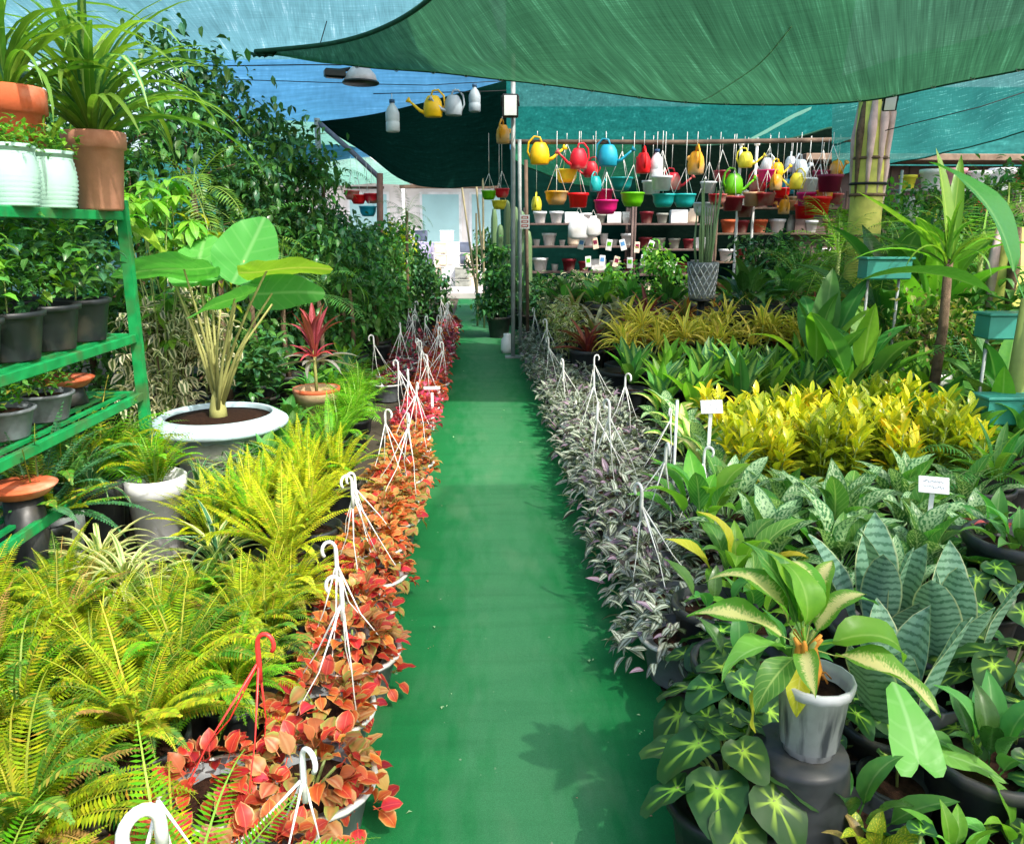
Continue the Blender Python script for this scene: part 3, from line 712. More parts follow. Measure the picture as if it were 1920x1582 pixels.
for (px, py, Y, wd, ht) in [(800, 470, 23.0, .35, .8), (826, 455, 22.6, .3, .6), (850, 470, 22.9, .34, .7), (872, 452, 23.2, .3, .55), (842, 510, 22.2, .4, .5), (868, 506, 22.0, .36, .55), (812, 520, 22.4, .3, .5), (884, 480, 22.8, .3, .7), (838, 436, 23.1, .34, .5), (790, 440, 23.2, .3, .6)]:
    nm, m = far_items[k % 6]; p = A(px, py, Y); b = MB(); root = thing('stall_crate', '%s stack of crates by the far shop, %s from the left' % (nm, ORD1[[800, 826, 850, 872, 842, 868, 812, 884, 838, 790].index(px)]), 'crate', (p.x, p.y, 0), q.uniform(-.2, .2), 'goods in front of the far shop')
    n = max(1, int((p.z+ht/2)/.32))
    for j in range(n):
        b = MB(); b.box((0, 0, .155+j*.32), (wd, wd, .29), far_items[k % 6][1], bev=.02); b.box((0, 0, .155+j*.32+.13), (wd*1.06, wd*1.06, .04), far_items[k % 6][1], bev=.01); b.obj('crate', root)
    k += 1
# beam under the far tarpaulin
b = MB(); b.box((0, 0, 0), (2.4, .1, .09), wood, bev=.01); o = b.obj('roof_beam'); p = A(846, 350, 19.5); o.location = p
tag(o, 'long wooden beam across the path under the dark tarpaulin', 'beam')

# ================================================================== POSTS, WIRES, LAMPS
def post(name, label, cat, p0, p1, r, m, n=10, extra=None):
    root = thing(name, label, cat, tuple(p0)); b = MB(); d = Vector(p1)-Vector(p0); b.tube([(0, 0, 0), d*.5, d], r, m, n); b.obj('shaft', root); return root
Yp = 10.2; xp = A(962, 400, Yp).x
fp = post('steel_post', 'grey steel post beside the right edge of the path carrying the floodlight', 'post', (xp, Yp, 0), (xp, Yp, 3.62), .028, steel)
b = MB(); b.box((0, 0, .01), (.2, .2, .02), steel); b.obj('base_plate', fp)
def flood(label, p, rz, s=1, tilt=0):
    r_ = thing('floodlight', label, 'lamp', tuple(p), rz, None, s); r_.rotation_euler = (tilt, 0, rz)
    b = MB(); b.box((0, .04, 0), (.20, .07, .28), darkm, bev=.015); b.obj('housing', r_)
    b = MB(); b.box((0, 0, 0), (.155, .012, .235), solid('frosted lamp glass', hx('d4dcdc'), .2, .5, amt=.04), bev=.004); b.obj('glass', r_)
    b = MB(); b.tube([(-.11, .06, .0), (-.11, .1, .12), (.11, .1, .12), (.11, .06, 0)], .01, darkm, 5); b.obj('bracket', r_)
flood('black framed floodlight strapped to the top of the steel post', A(957, 198, Yp-.14), 0, .95)
flood('tilted floodlight at the top of the palm trunk', A(1670, 192, 8.4), -.3, .66, R(25))
for i, (px0, py0, px1, py1, Y) in enumerate([(976, 620, 974, 262, 10.5), (990, 560, 986, 300, 10.8)]):
    a = A(px0, py0, Y); a.z = 0; c = A(px1, py1, Y)
    post('wooden_stake', ['tall grey wooden stake just right of the steel post', 'shorter dark wooden stake tied right of the steel post'][i], 'stake', a, c, .024, [steel, wood][i], 7)
for i, (px0, py0, px1, py1, Y) in enumerate([(900, 520, 860, 308, 14.5), (912, 520, 888, 288, 14.2), (903, 560, 905, 300, 13.4), (888, 545, 893, 400, 13.7)]):
    a = A(px0, py0, Y); a.z = 0; a.x += .02*i
    post('bamboo_cane', ['leftmost leaning bamboo cane beside the path end', 'second leaning bamboo cane, topped just under the tarpaulin', 'upright bamboo cane among the tall cacti', 'short bamboo cane among the tall cacti'][i], 'cane', a, A(px1, py1, Y), .018, bamb, 6)
p = A(712, 560, 13.0); p.z = 0
post('timber_post', 'reddish timber post under the mint net on the left', 'post', p, A(712, 325, 13.0), .05, solid('red brown timber', hx('7a5a50'), .8, .2, scale=9, amt=.3), 8)
a, c = A(597, 230, 13.2), A(716, 338, 13.2)
o = MB(); o.tube([a, (a+c)/2+Vector((0, 0, .02)), c], .04, solid('grey strut', hx('6a6f80'), .7, .3, scale=12, amt=.3), 8)
tag(o.obj('strut'), 'grey sloping strut under the corner of the dark tarpaulin', 'strut')
a = A(594, 260, 13.2); p0 = Vector((a.x, 13.2, 0)); post('corner_pole', 'grey corner pole holding the tip of the dark tarpaulin', 'post', p0, A(594, 222, 13.2), .045, steel, 8)
def wire(label, pts, r=.006, m=None):
    b = MB(); b.tube(pts, r, m or ropem, 4); return tag(b.obj('wire'), label, 'wire')
wire('dark wire sagging across the blue sheet under the lamp', [A(380, 148, 11), A(520, 152, 11), A(700, 158, 11), A(800, 160, 11), A(945, 152, 11)])
wire('upper dark wire from the trees to the tip of the big green cloth', [A(300, 118, 9.4), A(420, 124, 9.2), A(560, 122, 9.1), A(640, 122, 9.1)], .007)
wire('dark wire running below the far right turquoise roof', [A(1660, 245, 7.6), A(1740, 225, 7.6), A(1840, 200, 7.6), A(1960, 160, 7.5)], .006)
# tie at the tip of the big cloth
b = MB()
for i in range(6): b.tube([A(478+i*6, 97+(i % 3)*3, 8.6), A(484+i*7, 104-(i % 2)*8, 8.58), A(470+i*5, 100+(i % 2)*6, 8.62)], .016, hemm, 5)
tag(b.obj('rope_knot'), 'knotted dark rope at the left tip of the big green cloth', 'rope')
# lamp on the wire
p = A(676, 146, 10.9); dl = thing('dome_lamp', 'white domed lamp with dark bracket hung on the wire before the blue sheet', 'lamp', tuple(p), .3)
b = MB(); b.lathe([(.012, .16), (.05, .15), (.12, .11), (.19, .03), (.215, -.06), (.20, -.06), (.17, .02), (.10, .09), (0.001, .12)], solid('ribbed pinkish white shade', hx('d9ccd2'), .45, .4, scale=14, amt=.12), 20); b.obj('shade', dl)
b = MB(); b.lathe([(.225, -.075), (.235, -.06), (.225, -.045), (.213, -.06)], darkm, 20); b.obj('rim', dl)
b = MB(); b.box((-.32, 0, .03), (.26, .12, .11), darkm, bev=.03); b.tube([(-.44, 0, .06), (-.3, 0, .05), (-.12, 0, .1)], [.012, .03, .02], darkm, 6); b.obj('bracket', dl)
b = MB(); b.tube([(0, 0, .15), (.02, 0, .25)], .006, ropem, 4); b.obj('hook', dl)

# ================================================================== HANGING CANS, BOTTLES AND POTS
CM = {}
def plast(nm, h): return solid(nm+' glossy plastic', hx(h, .92), .42, .4, amt=.16, scale=7, rv=.14, trans=.12, dirt=hx('b0a594') if nm in ('crimson', 'amber', 'maroon', 'peach') else None)
pc = {'yellow': plast('yellow', 'f2c417'), 'orange': plast('amber', 'eea81c'), 'red': plast('crimson', 'd01c30'), 'scarlet': plast('scarlet', 'e8141c'), 'blue': plast('sky blue', '1f9cb8'),
      'teal': plast('teal', '1fb0b0'), 'white': plast('milky white', 'd9e2e4'), 'pink': plast('magenta', 'e0207c'), 'green': plast('lime', '6cc816'), 'lemon': plast('lemon', 'ece040'),
      'maroon': plast('maroon', '8a2430'), 'tan': plast('peach', 'd8a878'), 'plum': plast('plum', '8a2048'), 'grey': plast('cloudy grey', 'aab8c0')}
def can(label, col, p, rz, s=1, top=3.0, tilt=0, group='watering cans hung in a row'):
    m = pc[col]; root = thing('watering_can', label, 'watering can', tuple(p), rz, group, s); root.rotation_euler = (0, tilt, rz)
    if col not in CM:
        b = MB(); b.lathe([(.10, -.13), (.115, -.12), (.125, -.02), (.11, .06), (.075, .12), (.06, .13), (.055, .12), (.10, .05), (.001, .03)], m, 18, sq=.8)
        c = MB(); c.tube([(.10, 0, -.08), (.17, 0, -.05), (.25, 0, .02), (.30, 0, .06)], [.026, .02, .015, .013], m, 8); e = MB(); d = Vector((.05, 0, .042)).normalized()
        e.tube([Vector((.29, 0, .052)), Vector((.29, 0, .052))+d*.05], [.013, .04], m, 10)
        h = MB(); h.tube([(.03, 0, .11), (.0, 0, .19), (-.07, 0, .20), (-.14, 0, .13), (-.155, 0, .02), (-.11, 0, -.07)], .013, m, 7)
        CM[col] = (b.mesh('body'), c.mesh('spout'), h.mesh('handle'), e.mesh('rose'))
    x = CM[col]; link('body', x[0], root); sp = link('spout', x[1], root); link('rose', x[3], sp); link('handle', x[2], root)
    b = MB(); L = (top-p.z)/s
    if L > .2: b.tube([(-.03, 0, .2), (-.03, 0, max(.22, L))], .004, strm, 4); b.obj('string', root)
    return root
BM = {}
def bowl(label, col, p, s=1, top=2.95, group='half round hanging pots in a row', style=0):
    m = pc[col]; root = thing('hanging_pot', label, 'hanging pot', tuple(p), rnd.uniform(0, 6), group, s)
    if (col, style) not in BM:
        b = MB()
        if style == 0: b.lathe([(.07, -.09), (.10, -.085), (.135, -.02), (.145, .06), (.155, .065), (.155, .085), (.143, .085), (.13, .0), (.001, -.06)], m, 20)
        else: b.lathe([(.10, -.11), (.115, -.11), (.135, .05), (.15, .055), (.15, .085), (.13, .085), (.11, -.08), (.001, -.09)], m, 20)
        c = MB()
        for i in range(3): c.tube([(.148*math.cos(i*2.1), .148*math.sin(i*2.1), .08), (0, 0, .42)], .004, strm, 4)
        BM[(col, style)] = (b.mesh('bowl'), c.mesh('hanger'))
    link('bowl', BM[(col, style)][0], root); h = link('hanger', BM[(col, style)][1], root)
    L = (top-p.z)/s
    if L > .5: b = MB(); b.tube([(0, 0, .42), (0, 0, L)], .004, strm, 4); b.obj('string', h)
    return root
def bottle(label, col, p, s=1, top=3.2):
    root = thing('plastic_bottle', label, 'bottle', tuple(p), rnd.uniform(0, 6), None, s); m = pc[col]
    b = MB(); b.lathe([(.07, -.16), (.085, -.15), (.085, -.05), (.08, -.04), (.085, -.03), (.085, .06), (.06, .12), (.028, .16), (.028, .18)], m, 16); b.obj('body', root)
    b = MB(); b.lathe([(.034, .175), (.034, .215), (.001, .215)], inkm, 12); b.obj('cap', root)
    b = MB(); b.tube([(0, 0, .2), (0, 0, (top-p.z)/s)], .004, strm, 4); b.obj('string', root)
HY = 11.0
can('yellow watering can with pale spout hung before the dark tarpaulin', 'yellow', A(812, 200, HY), PI, 1.0, 3.35)
can('cloudy white watering can hung right of the yellow one near the tarpaulin top', 'grey', A(850, 198, HY), PI+.3, .95, 3.35)
bottle('pale bottle with dark cap hung before the dark tarpaulin', 'white', A(736, 222, HY), 1.05, 3.3)
bottle('dim grey bottle hung beside the floodlight post', 'grey', A(890, 188, HY), .9, 3.4)
can('amber watering can hung on the floodlight post', 'orange', A(943, 252, Yp-.15), 1.2, .8, 2.9)
can('yellow watering can leftmost in the row right of the post', 'yellow', A(1012, 288, HY), .1, 1.05, 2.85)
can('red watering can hung before the bright green net swag', 'red', A(1085, 298, HY), PI+.4, 1.0, 2.85)
can('blue watering can hung right of the red one', 'blue', A(1140, 292, HY), -.2, 1.05, 2.85)
can('smaller teal watering can hung below the blue one', 'teal', A(1117, 345, HY), .9, .75, 2.85)
can('scarlet watering can seen end on between the lime and white pots', 'scarlet', A(1206, 306, HY), PI/2, 1.0, 2.85)
bottle('milky white bottle hung right of the scarlet can', 'white', A(1231, 312, HY), 1.0, 2.85)
can('amber watering can hung above the cyan half round pots', 'orange', A(1305, 306, HY), PI/2, 1.1, 2.85)
can('lemon yellow watering can hung alone on the dark curtain', 'lemon', A(1398, 300, HY+.5), -.3, .8, 2.85)
can('yellow watering can hung at the top of the right cluster', 'yellow', A(1458, 318, HY+.3), .4, .7, 2.85)
can('amber watering can in the right cluster, below a yellow one', 'orange', A(1455, 342, HY), 1.0, .8, 2.85)
can('lemon watering can at the right end of the cluster', 'lemon', A(1494, 340, HY), 2.2, .8, 2.85)
can('pale watering can hung left of the right cluster', 'white', A(1438, 310, HY+.7), 2.2, .75, 2.85)
can('pale watering can hung at the right end above the lemon one', 'white', A(1482, 308, HY+.8), 1.2, .8, 2.85)
can('amber watering can low behind the tall green cactus pot', 'orange', A(1470, 388, HY+.2), 1.7, .75, 2.4)
can('small yellow watering can hung low by the price notice', 'lemon', A(1006, 382, HY), 1.4, .7, 2.6)
bowl('amber half round hanging pot left of the scarlet one', 'orange', A(1043, 371, HY), 1.0, 2.85)
bowl('scarlet hanging pot between the amber and magenta pots', 'scarlet', A(1084, 374, HY), .95, 2.85, style=1)
bowl('magenta hanging pot, upper of a stacked pair', 'plum', A(1134, 365, HY+.1), .8, 2.85, style=1)
bowl('magenta half round hanging pot, lower of a stacked pair', 'pink', A(1136, 388, HY-.05), 1.05, 2.4)
bowl('lime green half round hanging pot', 'green', A(1186, 374, HY), 1.05, 2.85)
bowl('cyan half round hanging pot, left of two alike', 'teal', A(1244, 376, HY), 1.0, 2.85)
bowl('cyan half round hanging pot, right of two alike', 'teal', A(1283, 376, HY), 1.0, 2.85)
bowl('white ribbed hanging pot above the left cyan pot', 'white', A(1240, 342, HY-.1), .95, 2.85, style=1)
bowl('crimson hanging pot right of the tall green stems', 'red', A(1345, 374, HY), .8, 2.85)
bowl('maroon hanging pot right of the crimson one', 'maroon', A(1374, 380, HY+.2), 1.0, 2.85, style=1)
bowl('peach hanging pot among the racks', 'tan', A(1412, 372, HY+.3), .95, 2.85, style=1)
bowl('scarlet hanging pot, large and low left of the palm trunk', 'scarlet', A(1532, 384, 10.2), 1.15, 2.7, style=1)
bowl('magenta hanging pot left of the large scarlet one', 'pink', A(1512, 372, 10.5), .85, 2.7, style=1)
bowl('plum hanging pot high against the palm trunk', 'plum', A(1556, 342, 10.1), 1.05, 2.75, style=1)
bowl('amber hanging pot right of the large scarlet one', 'orange', A(1546, 366, 10.4), .7, 2.7)
for lb, col, px, py in [('lime green hanging pot on the post left side', 'green', 917, 366), ('crimson hanging pot on the post left side', 'red', 941, 362), ('lemon hanging pot low on the post left side', 'lemon', 936, 384)]:
    bowl(lb, col, A(px, py, 10.35), .62, 2.75)
for lb, col, px, py, s in [('red hanging pot leftmost under the mint net', 'red', 660, 366, .8), ('red hanging pot in the middle under the mint net', 'scarlet', 672, 374, .8), ('red hanging pot by the timber post', 'red', 698, 372, .85), ('blue green hanging pot low by the timber post', 'blue', 690, 396, .9)]:
    bowl(lb, col, A(px, py, 13.1), s, 2.7)
for lb, px0, px1, py, Y, r in [('dark rail carrying the row of watering cans', 955, 1600, 266, 11.05, .03)]:
    b = MB(); b.tube([A(px0, py, Y), A((px0+px1)/2, py+1, Y), A(px1, py-4, Y-.2)], r, wood, 8); tag(b.obj('hanging_rail'), lb, 'rail')
b = MB(); b.tube([A(650, 352, 13.1), A(720, 352, 13.1)], .02, wood, 6); tag(b.obj('hanging_rail'), 'short rail carrying the red pots under the mint net', 'rail')
b = MB(); b.tube([A(700, 176, HY), A(900, 172, HY), A(950, 170, HY)], .006, ropem, 5); tag(b.obj('rope'), 'thin rope carrying the bottle and cans before the tarpaulin', 'rope')
# white curtain rods with finials
for px, lb in ((1390, 'white upright rod left of the lemon can'), (1420, 'white upright rod right of the lemon can')):
    p0 = A(px-4, 360, 11.6); p1 = A(px, 268, 11.6); p0.z = 0
    o = post('white_rod', lb, 'rod', p0, p1, .02, whitem, 8); b = MB(); b.lathe([(.001, -.05), (.04, -.03), (.045, 0), (.03, .03), (.001, .05)], whitem, 10, Matrix.Translation(p1-p0)); b.obj('finial', o)

# ================================================================== RACKS OF POTS AND CUPS BEHIND THE RAIL
def rack(label, px0, px1, Y, zs, depth, m, goods, seed, cat='rack'):
    x0, x1 = A(px0, 430, Y).x, A(px1, 430, Y).x; q = random.Random(seed)
    r_ = thing('display_rack', label, cat, ((x0+x1)/2, Y, 0)); hw = (x1-x0)/2
    for sx in (-1, 1):
        for sy in (-1, 1):
            b = MB(); b.tube([(sx*hw, sy*depth/2, 0), (sx*hw, sy*depth/2, zs[-1]+.25)], .02, m, 6); b.obj('upright', r_)
    for z in zs:
        b = MB(); b.box((0, 0, z-.015), (hw*2-.01, depth-.01, .03), m, bev=.004); b.obj('shelf', r_)
    n = 0
    for zi, z in enumerate(zs):
        x = -hw+.12
        while x < hw-.08:
            kind, lab, mt, wd = goods[q.randrange(len(goods))]
            wd *= q.uniform(.85, 1.15); y = q.uniform(-.08, .05)
            t = thing('shelf_item', '%s, %s from left, %s shelf of %s' % (lab, ORD1[min(n, 30)], ['lowest', 'second', 'third', 'fourth', 'fifth'][zi], label.split(' with')[0]), kind, ((x0+x1)/2+x+wd/2, Y+y, z), q.uniform(-.3, .3), 'goods on the '+label.split(' with')[0])
            t.name = kind.replace(' ', '_'); b = MB()
            if kind == 'box': b.box((0, 0, wd*.4), (wd, wd*.8, wd*.8), mt, bev=.008); b.obj('carton', t); c = MB(); c.box((0, -wd*.4-.002, wd*.42), (wd*.6, .004, wd*.35), whitem); c.obj('label_panel', t)
            elif kind == 'cup': 
                for kk in range(q.randint(1, 3)): b.lathe([(wd*.33, kk*wd*.3), (wd*.47, kk*wd*.3+wd*.8), (wd*.5, kk*wd*.3+wd*.82), (wd*.42, kk*wd*.3+wd*.82), (wd*.3, kk*wd*.3+wd*.1)], mt, 12)
                b.obj('cup', t)
            elif kind == 'bag': b.lathe([(wd*.4, 0), (wd*.5, wd*.2), (wd*.48, wd*.9), (wd*.3, wd*1.15), (wd*.34, wd*1.3), (.001, wd*1.25)], mt, 10, sq=.6); b.obj('sack', t)
            else: add_pot(t, wd*.5, wd*.85, mt, 'clay', soil=False)
            x += wd+q.uniform(.01, .06); n += 1
        n = 0
    return r_
brownw = solid('brown plank', hx('6f5f5a'), .8, .2, scale=5, amt=.3, dirt=hx('4a3d3a'))
gd1 = [('cup', 'white stack of cups', whitem, .14), ('cup', 'milky stack of cups', pc['white'], .12), ('pot', 'white glazed pot', whitep, .22), ('pot', 'grey cement pot', greyc, .2), ('box', 'white carton', whitem, .24), ('pot', 'maroon pot', pc['maroon'], .2), ('bag', 'pale sack', cream, .2)]
gd2 = [('pot', 'terracotta pot', terra, .26), ('pot', 'peach pot', pc['tan'], .24), ('pot', 'white glazed pot', whitep, .26), ('pot', 'maroon pot', pc['maroon'], .22), ('bag', 'grey sack', greyc, .22), ('pot', 'amber pot', pc['orange'], .2)]
rack('brown plank rack with white cups', 985, 1180, 13.2, (.5, .95, 1.35, 1.7), .5, brownw, gd1, 1)
rack('second brown rack with cups', 1185, 1330, 13.3, (.5, .9, 1.3, 1.7), .5, brownw, gd1, 2)
rack('dark rack with clay pots', 1335, 1570, 13.3, (.55, 1.1, 1.55, 1.95), .5, wood, gd2, 3)
gd3 = [('pot', 'crimson pot', pc['red'], .3), ('pot', 'white glazed pot', whitep, .34), ('pot', 'pink clay pot', solid('rose clay', hx('c08a94'), .7, .2), .3), ('bag', 'white sack', whitem, .32), ('pot', 'lemon pot', pc['lemon'], .26), ('box', 'grey carton', greyc, .3)]
rack('far right rack with pink and white pots', 1660, 1930, 11.6, (.6, 1.2, 1.75, 2.15), .6, steel, gd3, 4)
# price notice on the stake
b = MB(); p = A(984, 416, 10.3); nt_ = thing('price_notice', 'white paper notice with red printed boxes tied to the stakes', 'notice', tuple(p), .05)
b.box((0, 0, 0), (.12, .006, .17), whitem); b.obj('paper', nt_, smooth=False)
for i in range(3):
    b = MB(); b.box((0, -.0045, .052-.05*i), (.085, .003, .03), solid('red print', hx('b04038'), .7, .2)); b.obj('print', nt_, smooth=False)
    b = MB(); b.box((.0, -.0062, .052-.05*i), (.06, .001, .012), whitem); b.obj('print', nt_, smooth=False)
# packets hung on the racks
for i in range(12):
    p = A(1090+13*i, 462+rnd.uniform(-6, 6)+(28 if i % 2 else 0), 12.75); t = thing('seed_packet', 'small pale packet clipped to the rack fronts, %s from the left' % ORD1[i], 'packet', tuple(p), rnd.uniform(-.4, .4), 'packets on the rack fronts')
    t.rotation_euler = (0, rnd.uniform(-.35, .35), rnd.uniform(-.4, .4)); b = MB(); b.box((0, 0, 0), (.09, .02, .17), [whitem, whitep, cream][i % 3], bev=.006); b.obj('packet', t)
    c = MB(); c.box((0, -.012, .02), (.06, .004, .06), [solid('blue print', hx('5a94cc'), .6, .3), pc['green'], pc['plum']][i % 3]); c.obj('print', t)
# white cloth bundle hung by the racks
for lb, px, py, wd, ht in [('white plastic bag hung on the brown rack', 1085, 425, .34, .38), ('pale bag hung right of the white plastic bag', 1112, 424, .24, .3)]:
    p = A(px, py, 12.6); t = thing('plastic_bag', lb, 'bag', tuple(p), .1)
    b = MB(); b.lathe([(wd*.3, -ht*.5), (wd*.5, -ht*.4), (wd*.52, 0), (wd*.4, ht*.3), (wd*.2, ht*.42), (wd*.24, ht*.5), (.001, ht*.46)], whitep, 12, sq=.35, flute=.06, nf=5); b.obj('sack', t)
    b = MB(); b.tube([(-.05, 0, ht*.45), (0, 0, ht*.8), (.05, 0, ht*.45)], .006, strm, 4); b.obj('handle', t)
# extra stock hung among the cans, overlapping
xq = random.Random(21)
for i, (px, py, col, kind) in enumerate([(1062, 330, 'lemon', 'b'), (1108, 318, 'red', 'c'), (1165, 345, 'teal', 'b'), (1222, 350, 'white', 'b'), (1262, 340, 'red', 'c'), (1328, 350, 'white', 'b'), (1352, 330, 'maroon', 'b'), (1376, 345, 'green', 'c'), (1420, 345, 'red', 'c'), (1436, 372, 'red', 'b'), (1465, 362, 'scarlet', 'b'),
        (1478, 350, 'blue', 'c'), (1500, 318, 'grey', 'c'), (1515, 345, 'white', 'b'), (1440, 330, 'pink', 'b'), (1566, 372, 'red', 'b'), (1540, 330, 'plum', 'b'), (1395, 395, 'maroon', 'b'), (1320, 392, 'white', 'b'), (1568, 318, 'orange', 'c'), (1486, 385, 'tan', 'b'), (1510, 395, 'scarlet', 'b')]):
    wn = {'b': 'hanging pot', 'c': 'watering can'}[kind]; lb = '%s %s crowded among the row of hung stock, %s extra from the left' % ({'grey': 'cloudy grey', 'white': 'milky white', 'orange': 'amber', 'tan': 'peach'}.get(col, col), wn, ORD1[sorted([1062, 1108, 1165, 1222, 1262, 1328, 1352, 1376, 1420, 1436, 1465, 1478, 1500, 1515, 1440, 1566, 1540, 1395, 1320, 1568, 1486, 1510]).index(px)])
    P = A(px, py, 11.25+xq.uniform(-.15, .5))
    if kind == 'b': bowl(lb, col, P, xq.uniform(.75, 1.1), 2.85, 'overlapping stock hung behind', i % 2)
    else: can(lb, col, P, xq.uniform(0, 6.2), xq.uniform(.75, 1.05), 2.85, 0, 'overlapping stock hung behind')

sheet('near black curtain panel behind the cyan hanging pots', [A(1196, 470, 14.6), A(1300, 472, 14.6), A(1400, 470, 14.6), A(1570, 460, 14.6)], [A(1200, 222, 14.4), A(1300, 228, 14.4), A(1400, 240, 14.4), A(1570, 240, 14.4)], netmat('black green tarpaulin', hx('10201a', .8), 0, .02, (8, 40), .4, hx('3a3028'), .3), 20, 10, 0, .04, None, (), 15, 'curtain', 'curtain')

# ================================================================== LEFT SIDE
jit = lambda a: rnd.uniform(-a, a)
BP = (.145, .16, greyp, 'nursery', rimw); CP = (.158, .16, greyp, 'nursery', rimw); NP = (.14, .2, black, 'nursery')
# ---- coleus hanging baskets along the left path edge
nc = 34
for i in range(nc):
    Y = 1.55+.335*i; X = -.48+jit(.03)
    if Y < 1.8: w, mt = 'orange', [colo, colq, colr]
    elif Y < 2.5: w, mt = 'red', [colr, colr, colo, colq, colg]
    elif Y < 3.4: w, mt = 'scarlet', [colr, colr, colr, colo, colq, colg]
    elif Y < 5.9: w, mt = ['orange', 'red orange'][i % 2], [[colo, colo, colq, colg], [colo, colr, colq, colo, colg]][i % 2]
    elif Y < 7.2: w, mt = 'pink', [colp, colp, colr]
    elif Y < 9.5: w, mt = ['red', 'orange'][i % 2], [[colr, colp], [colo, colr]][i % 2]
    else: w, mt = ['burgundy', 'orange'][i % 2], [[colb, colp], [colo, colb]][i % 2]
    o = plant('coleus_basket', '%s coleus hanging basket on the left path edge, %s from the camera' % (w, ORD[i]), 'hanging basket', (X, Y, .004), sp_coleus, mt, i % 3, 1+jit(.06), group='coleus baskets along the left path edge', pot=CP, parts=i < 18, n=190 if Y < 5 else 140)
    if i in (0, 2, 3, 5, 6, 8, 9, 11, 13, 14, 16, 17, 18, 19, 20, 22, 23, 25, 26, 28, 29, 31, 32): add_hanger(o, hookm, (i*3) % 7, .38+.06*(i % 3))
k = 0
for (X, Y, mt, w) in [(-.76, 1.52, [colr, colo], 'red'), (-.70, 1.86, [colr], 'crimson')]:
    o = plant('coleus_basket', ['red and orange coleus basket behind the path row, nearest the camera', 'crimson coleus basket under the red hook behind the path row'][k], 'hanging basket', (X, Y, 0), sp_coleus, mt, k, 1.0, rz=[.4, 4.0][k], group='coleus baskets behind the path row', pot=BP, n=110)
    add_hanger(o, [redp, redp][k], 0, .46) if k else None
    k += 1
for i in range(9):
    Y = 7.6+.42*i
    o = plant('coleus_basket', 'burgundy coleus basket in the inner left row, %s from the camera' % ORD[i], 'hanging basket', (-.86+jit(.04), Y, 0), sp_coleus, [colb, colb, colp], i % 3, 1.08, group='burgundy baskets of the inner left row', pot=BP, parts=False, n=50)
    if i % 2 == 0: add_hanger(o, hookm, i % 7, .46)
# ---- bright fern bed
rows = [(1.30, [-.96, -1.24]), (1.62, [-1.0, -1.28, -1.56]), (1.94, [-.98, -1.26, -1.54, -1.82]), (2.26, [-.92, -1.2, -1.48, -1.76]), (2.58, [-.86, -1.14, -1.42, -1.72]), (2.9, [-.84, -1.1, -1.66])]
for r, (Y, xs) in enumerate(rows):
    for c, X in enumerate(xs):
        m = [[yfern]*9+[lfern]*5+[gfern]*4+[dfern], [yfern]*8+[gfern]*8+[lfern]*2+[dfern], [yfern]*14+[gfern]*4+[dfern]][(r+c*2) % 3]
        w = ['yellow green', 'darker mixed green', 'yellow'][(r+c*2) % 3]
        o = plant('fern', '%s fern in front left bed, %s row from camera, %s from path' % (w, ORD1[r], ORD1[c]), 'fern', (X+jit(.05), Y+jit(.06), 0), sp_fern, m, (r+c) % 3, rnd.uniform(.95, 1.12)*[.85, .92, .95, .92, .8, .72][r], group='ferns of the front left bed', pot=(.13, .26, black), n=72, z0=.27, ls=(.5, .92), el=(30, 92))
        if (r, c) == (0, 0): o.scale = (.85,)*3
p = A(308, 1560, 1.28); b_ = thing('fern_basket', 'fern basket with a thick white hook at the bottom left', 'hanging basket', (p.x, 1.28, .12), .5, None, 1.0)
add_pot(b_, .13, .16, black); hgr = link('hanger', hanger_mesh(hookm, 2, up=.36)[0], b_)
b = MB(); pts = [(-.005, 0, .38), (-.005, 0, .42)]
for i in range(12): a = PI*1.2*i/11; pts.append((-.005-.034+.034*math.cos(a), 0, .43+.042*math.sin(a)))
b.tube(pts, [.012]*len(pts), hookm, 10); b.obj('hook', hgr, Matrix.Rotation(.3, 4, 'Z'))
grow(b_, sp_fern, [yfern, lfern], 1, True, n=14, z0=.14)
# ---- feathery yellow ferns behind, along the coleus row
for i, (X, Y, m, w, key) in enumerate([(-.80, 3.62, [afern, yfern], 'yellow feathery', 'as'), (-1.06, 3.6, [afern, lfern], 'yellow and lime feathery', 'as'), (-.80, 4.35, [afern, gfern], 'olive yellow feathery', 'as'), (-1.1, 4.15, [afern], 'pale yellow feathery', 'as'), (-1.22, 3.5, [gfern, afern], 'mid green feathery', 'as'), (-.92, 3.95, [afern], 'golden feathery', 'as'), (-1.25, 3.85, [afern, gfern], 'yellow green feathery', 'as'), (-.98, 4.35, [afern, lfern], 'yellow lime feathery', 'as'),
        (-.92, 4.8, [lfern, gfern], 'lime feathery', 'as'), (-.96, 5.35, [lfern], 'bright lime', 'lf'), (-.95, 5.85, [lfern], 'fresh lime', 'lf'), (-.84, 3.25, [afern, yfern], 'short yellow', 'as'), (-.98, 6.35, [lfern], 'pale lime', 'lf'), (-1.02, 6.85, [lfern, gfern], 'leafy lime', 'lf')]):
    plant('fern', '%s fern beside the coleus row, %s from the camera' % (w, ORD[i]), 'fern', (X, Y, 0), sp_fern, m, i % 3, rnd.uniform(.9, 1.05), group='bright ferns beside the coleus row', pot=(.14, .24, black), n=40, key=key, z0=.24, el=(40, 90))
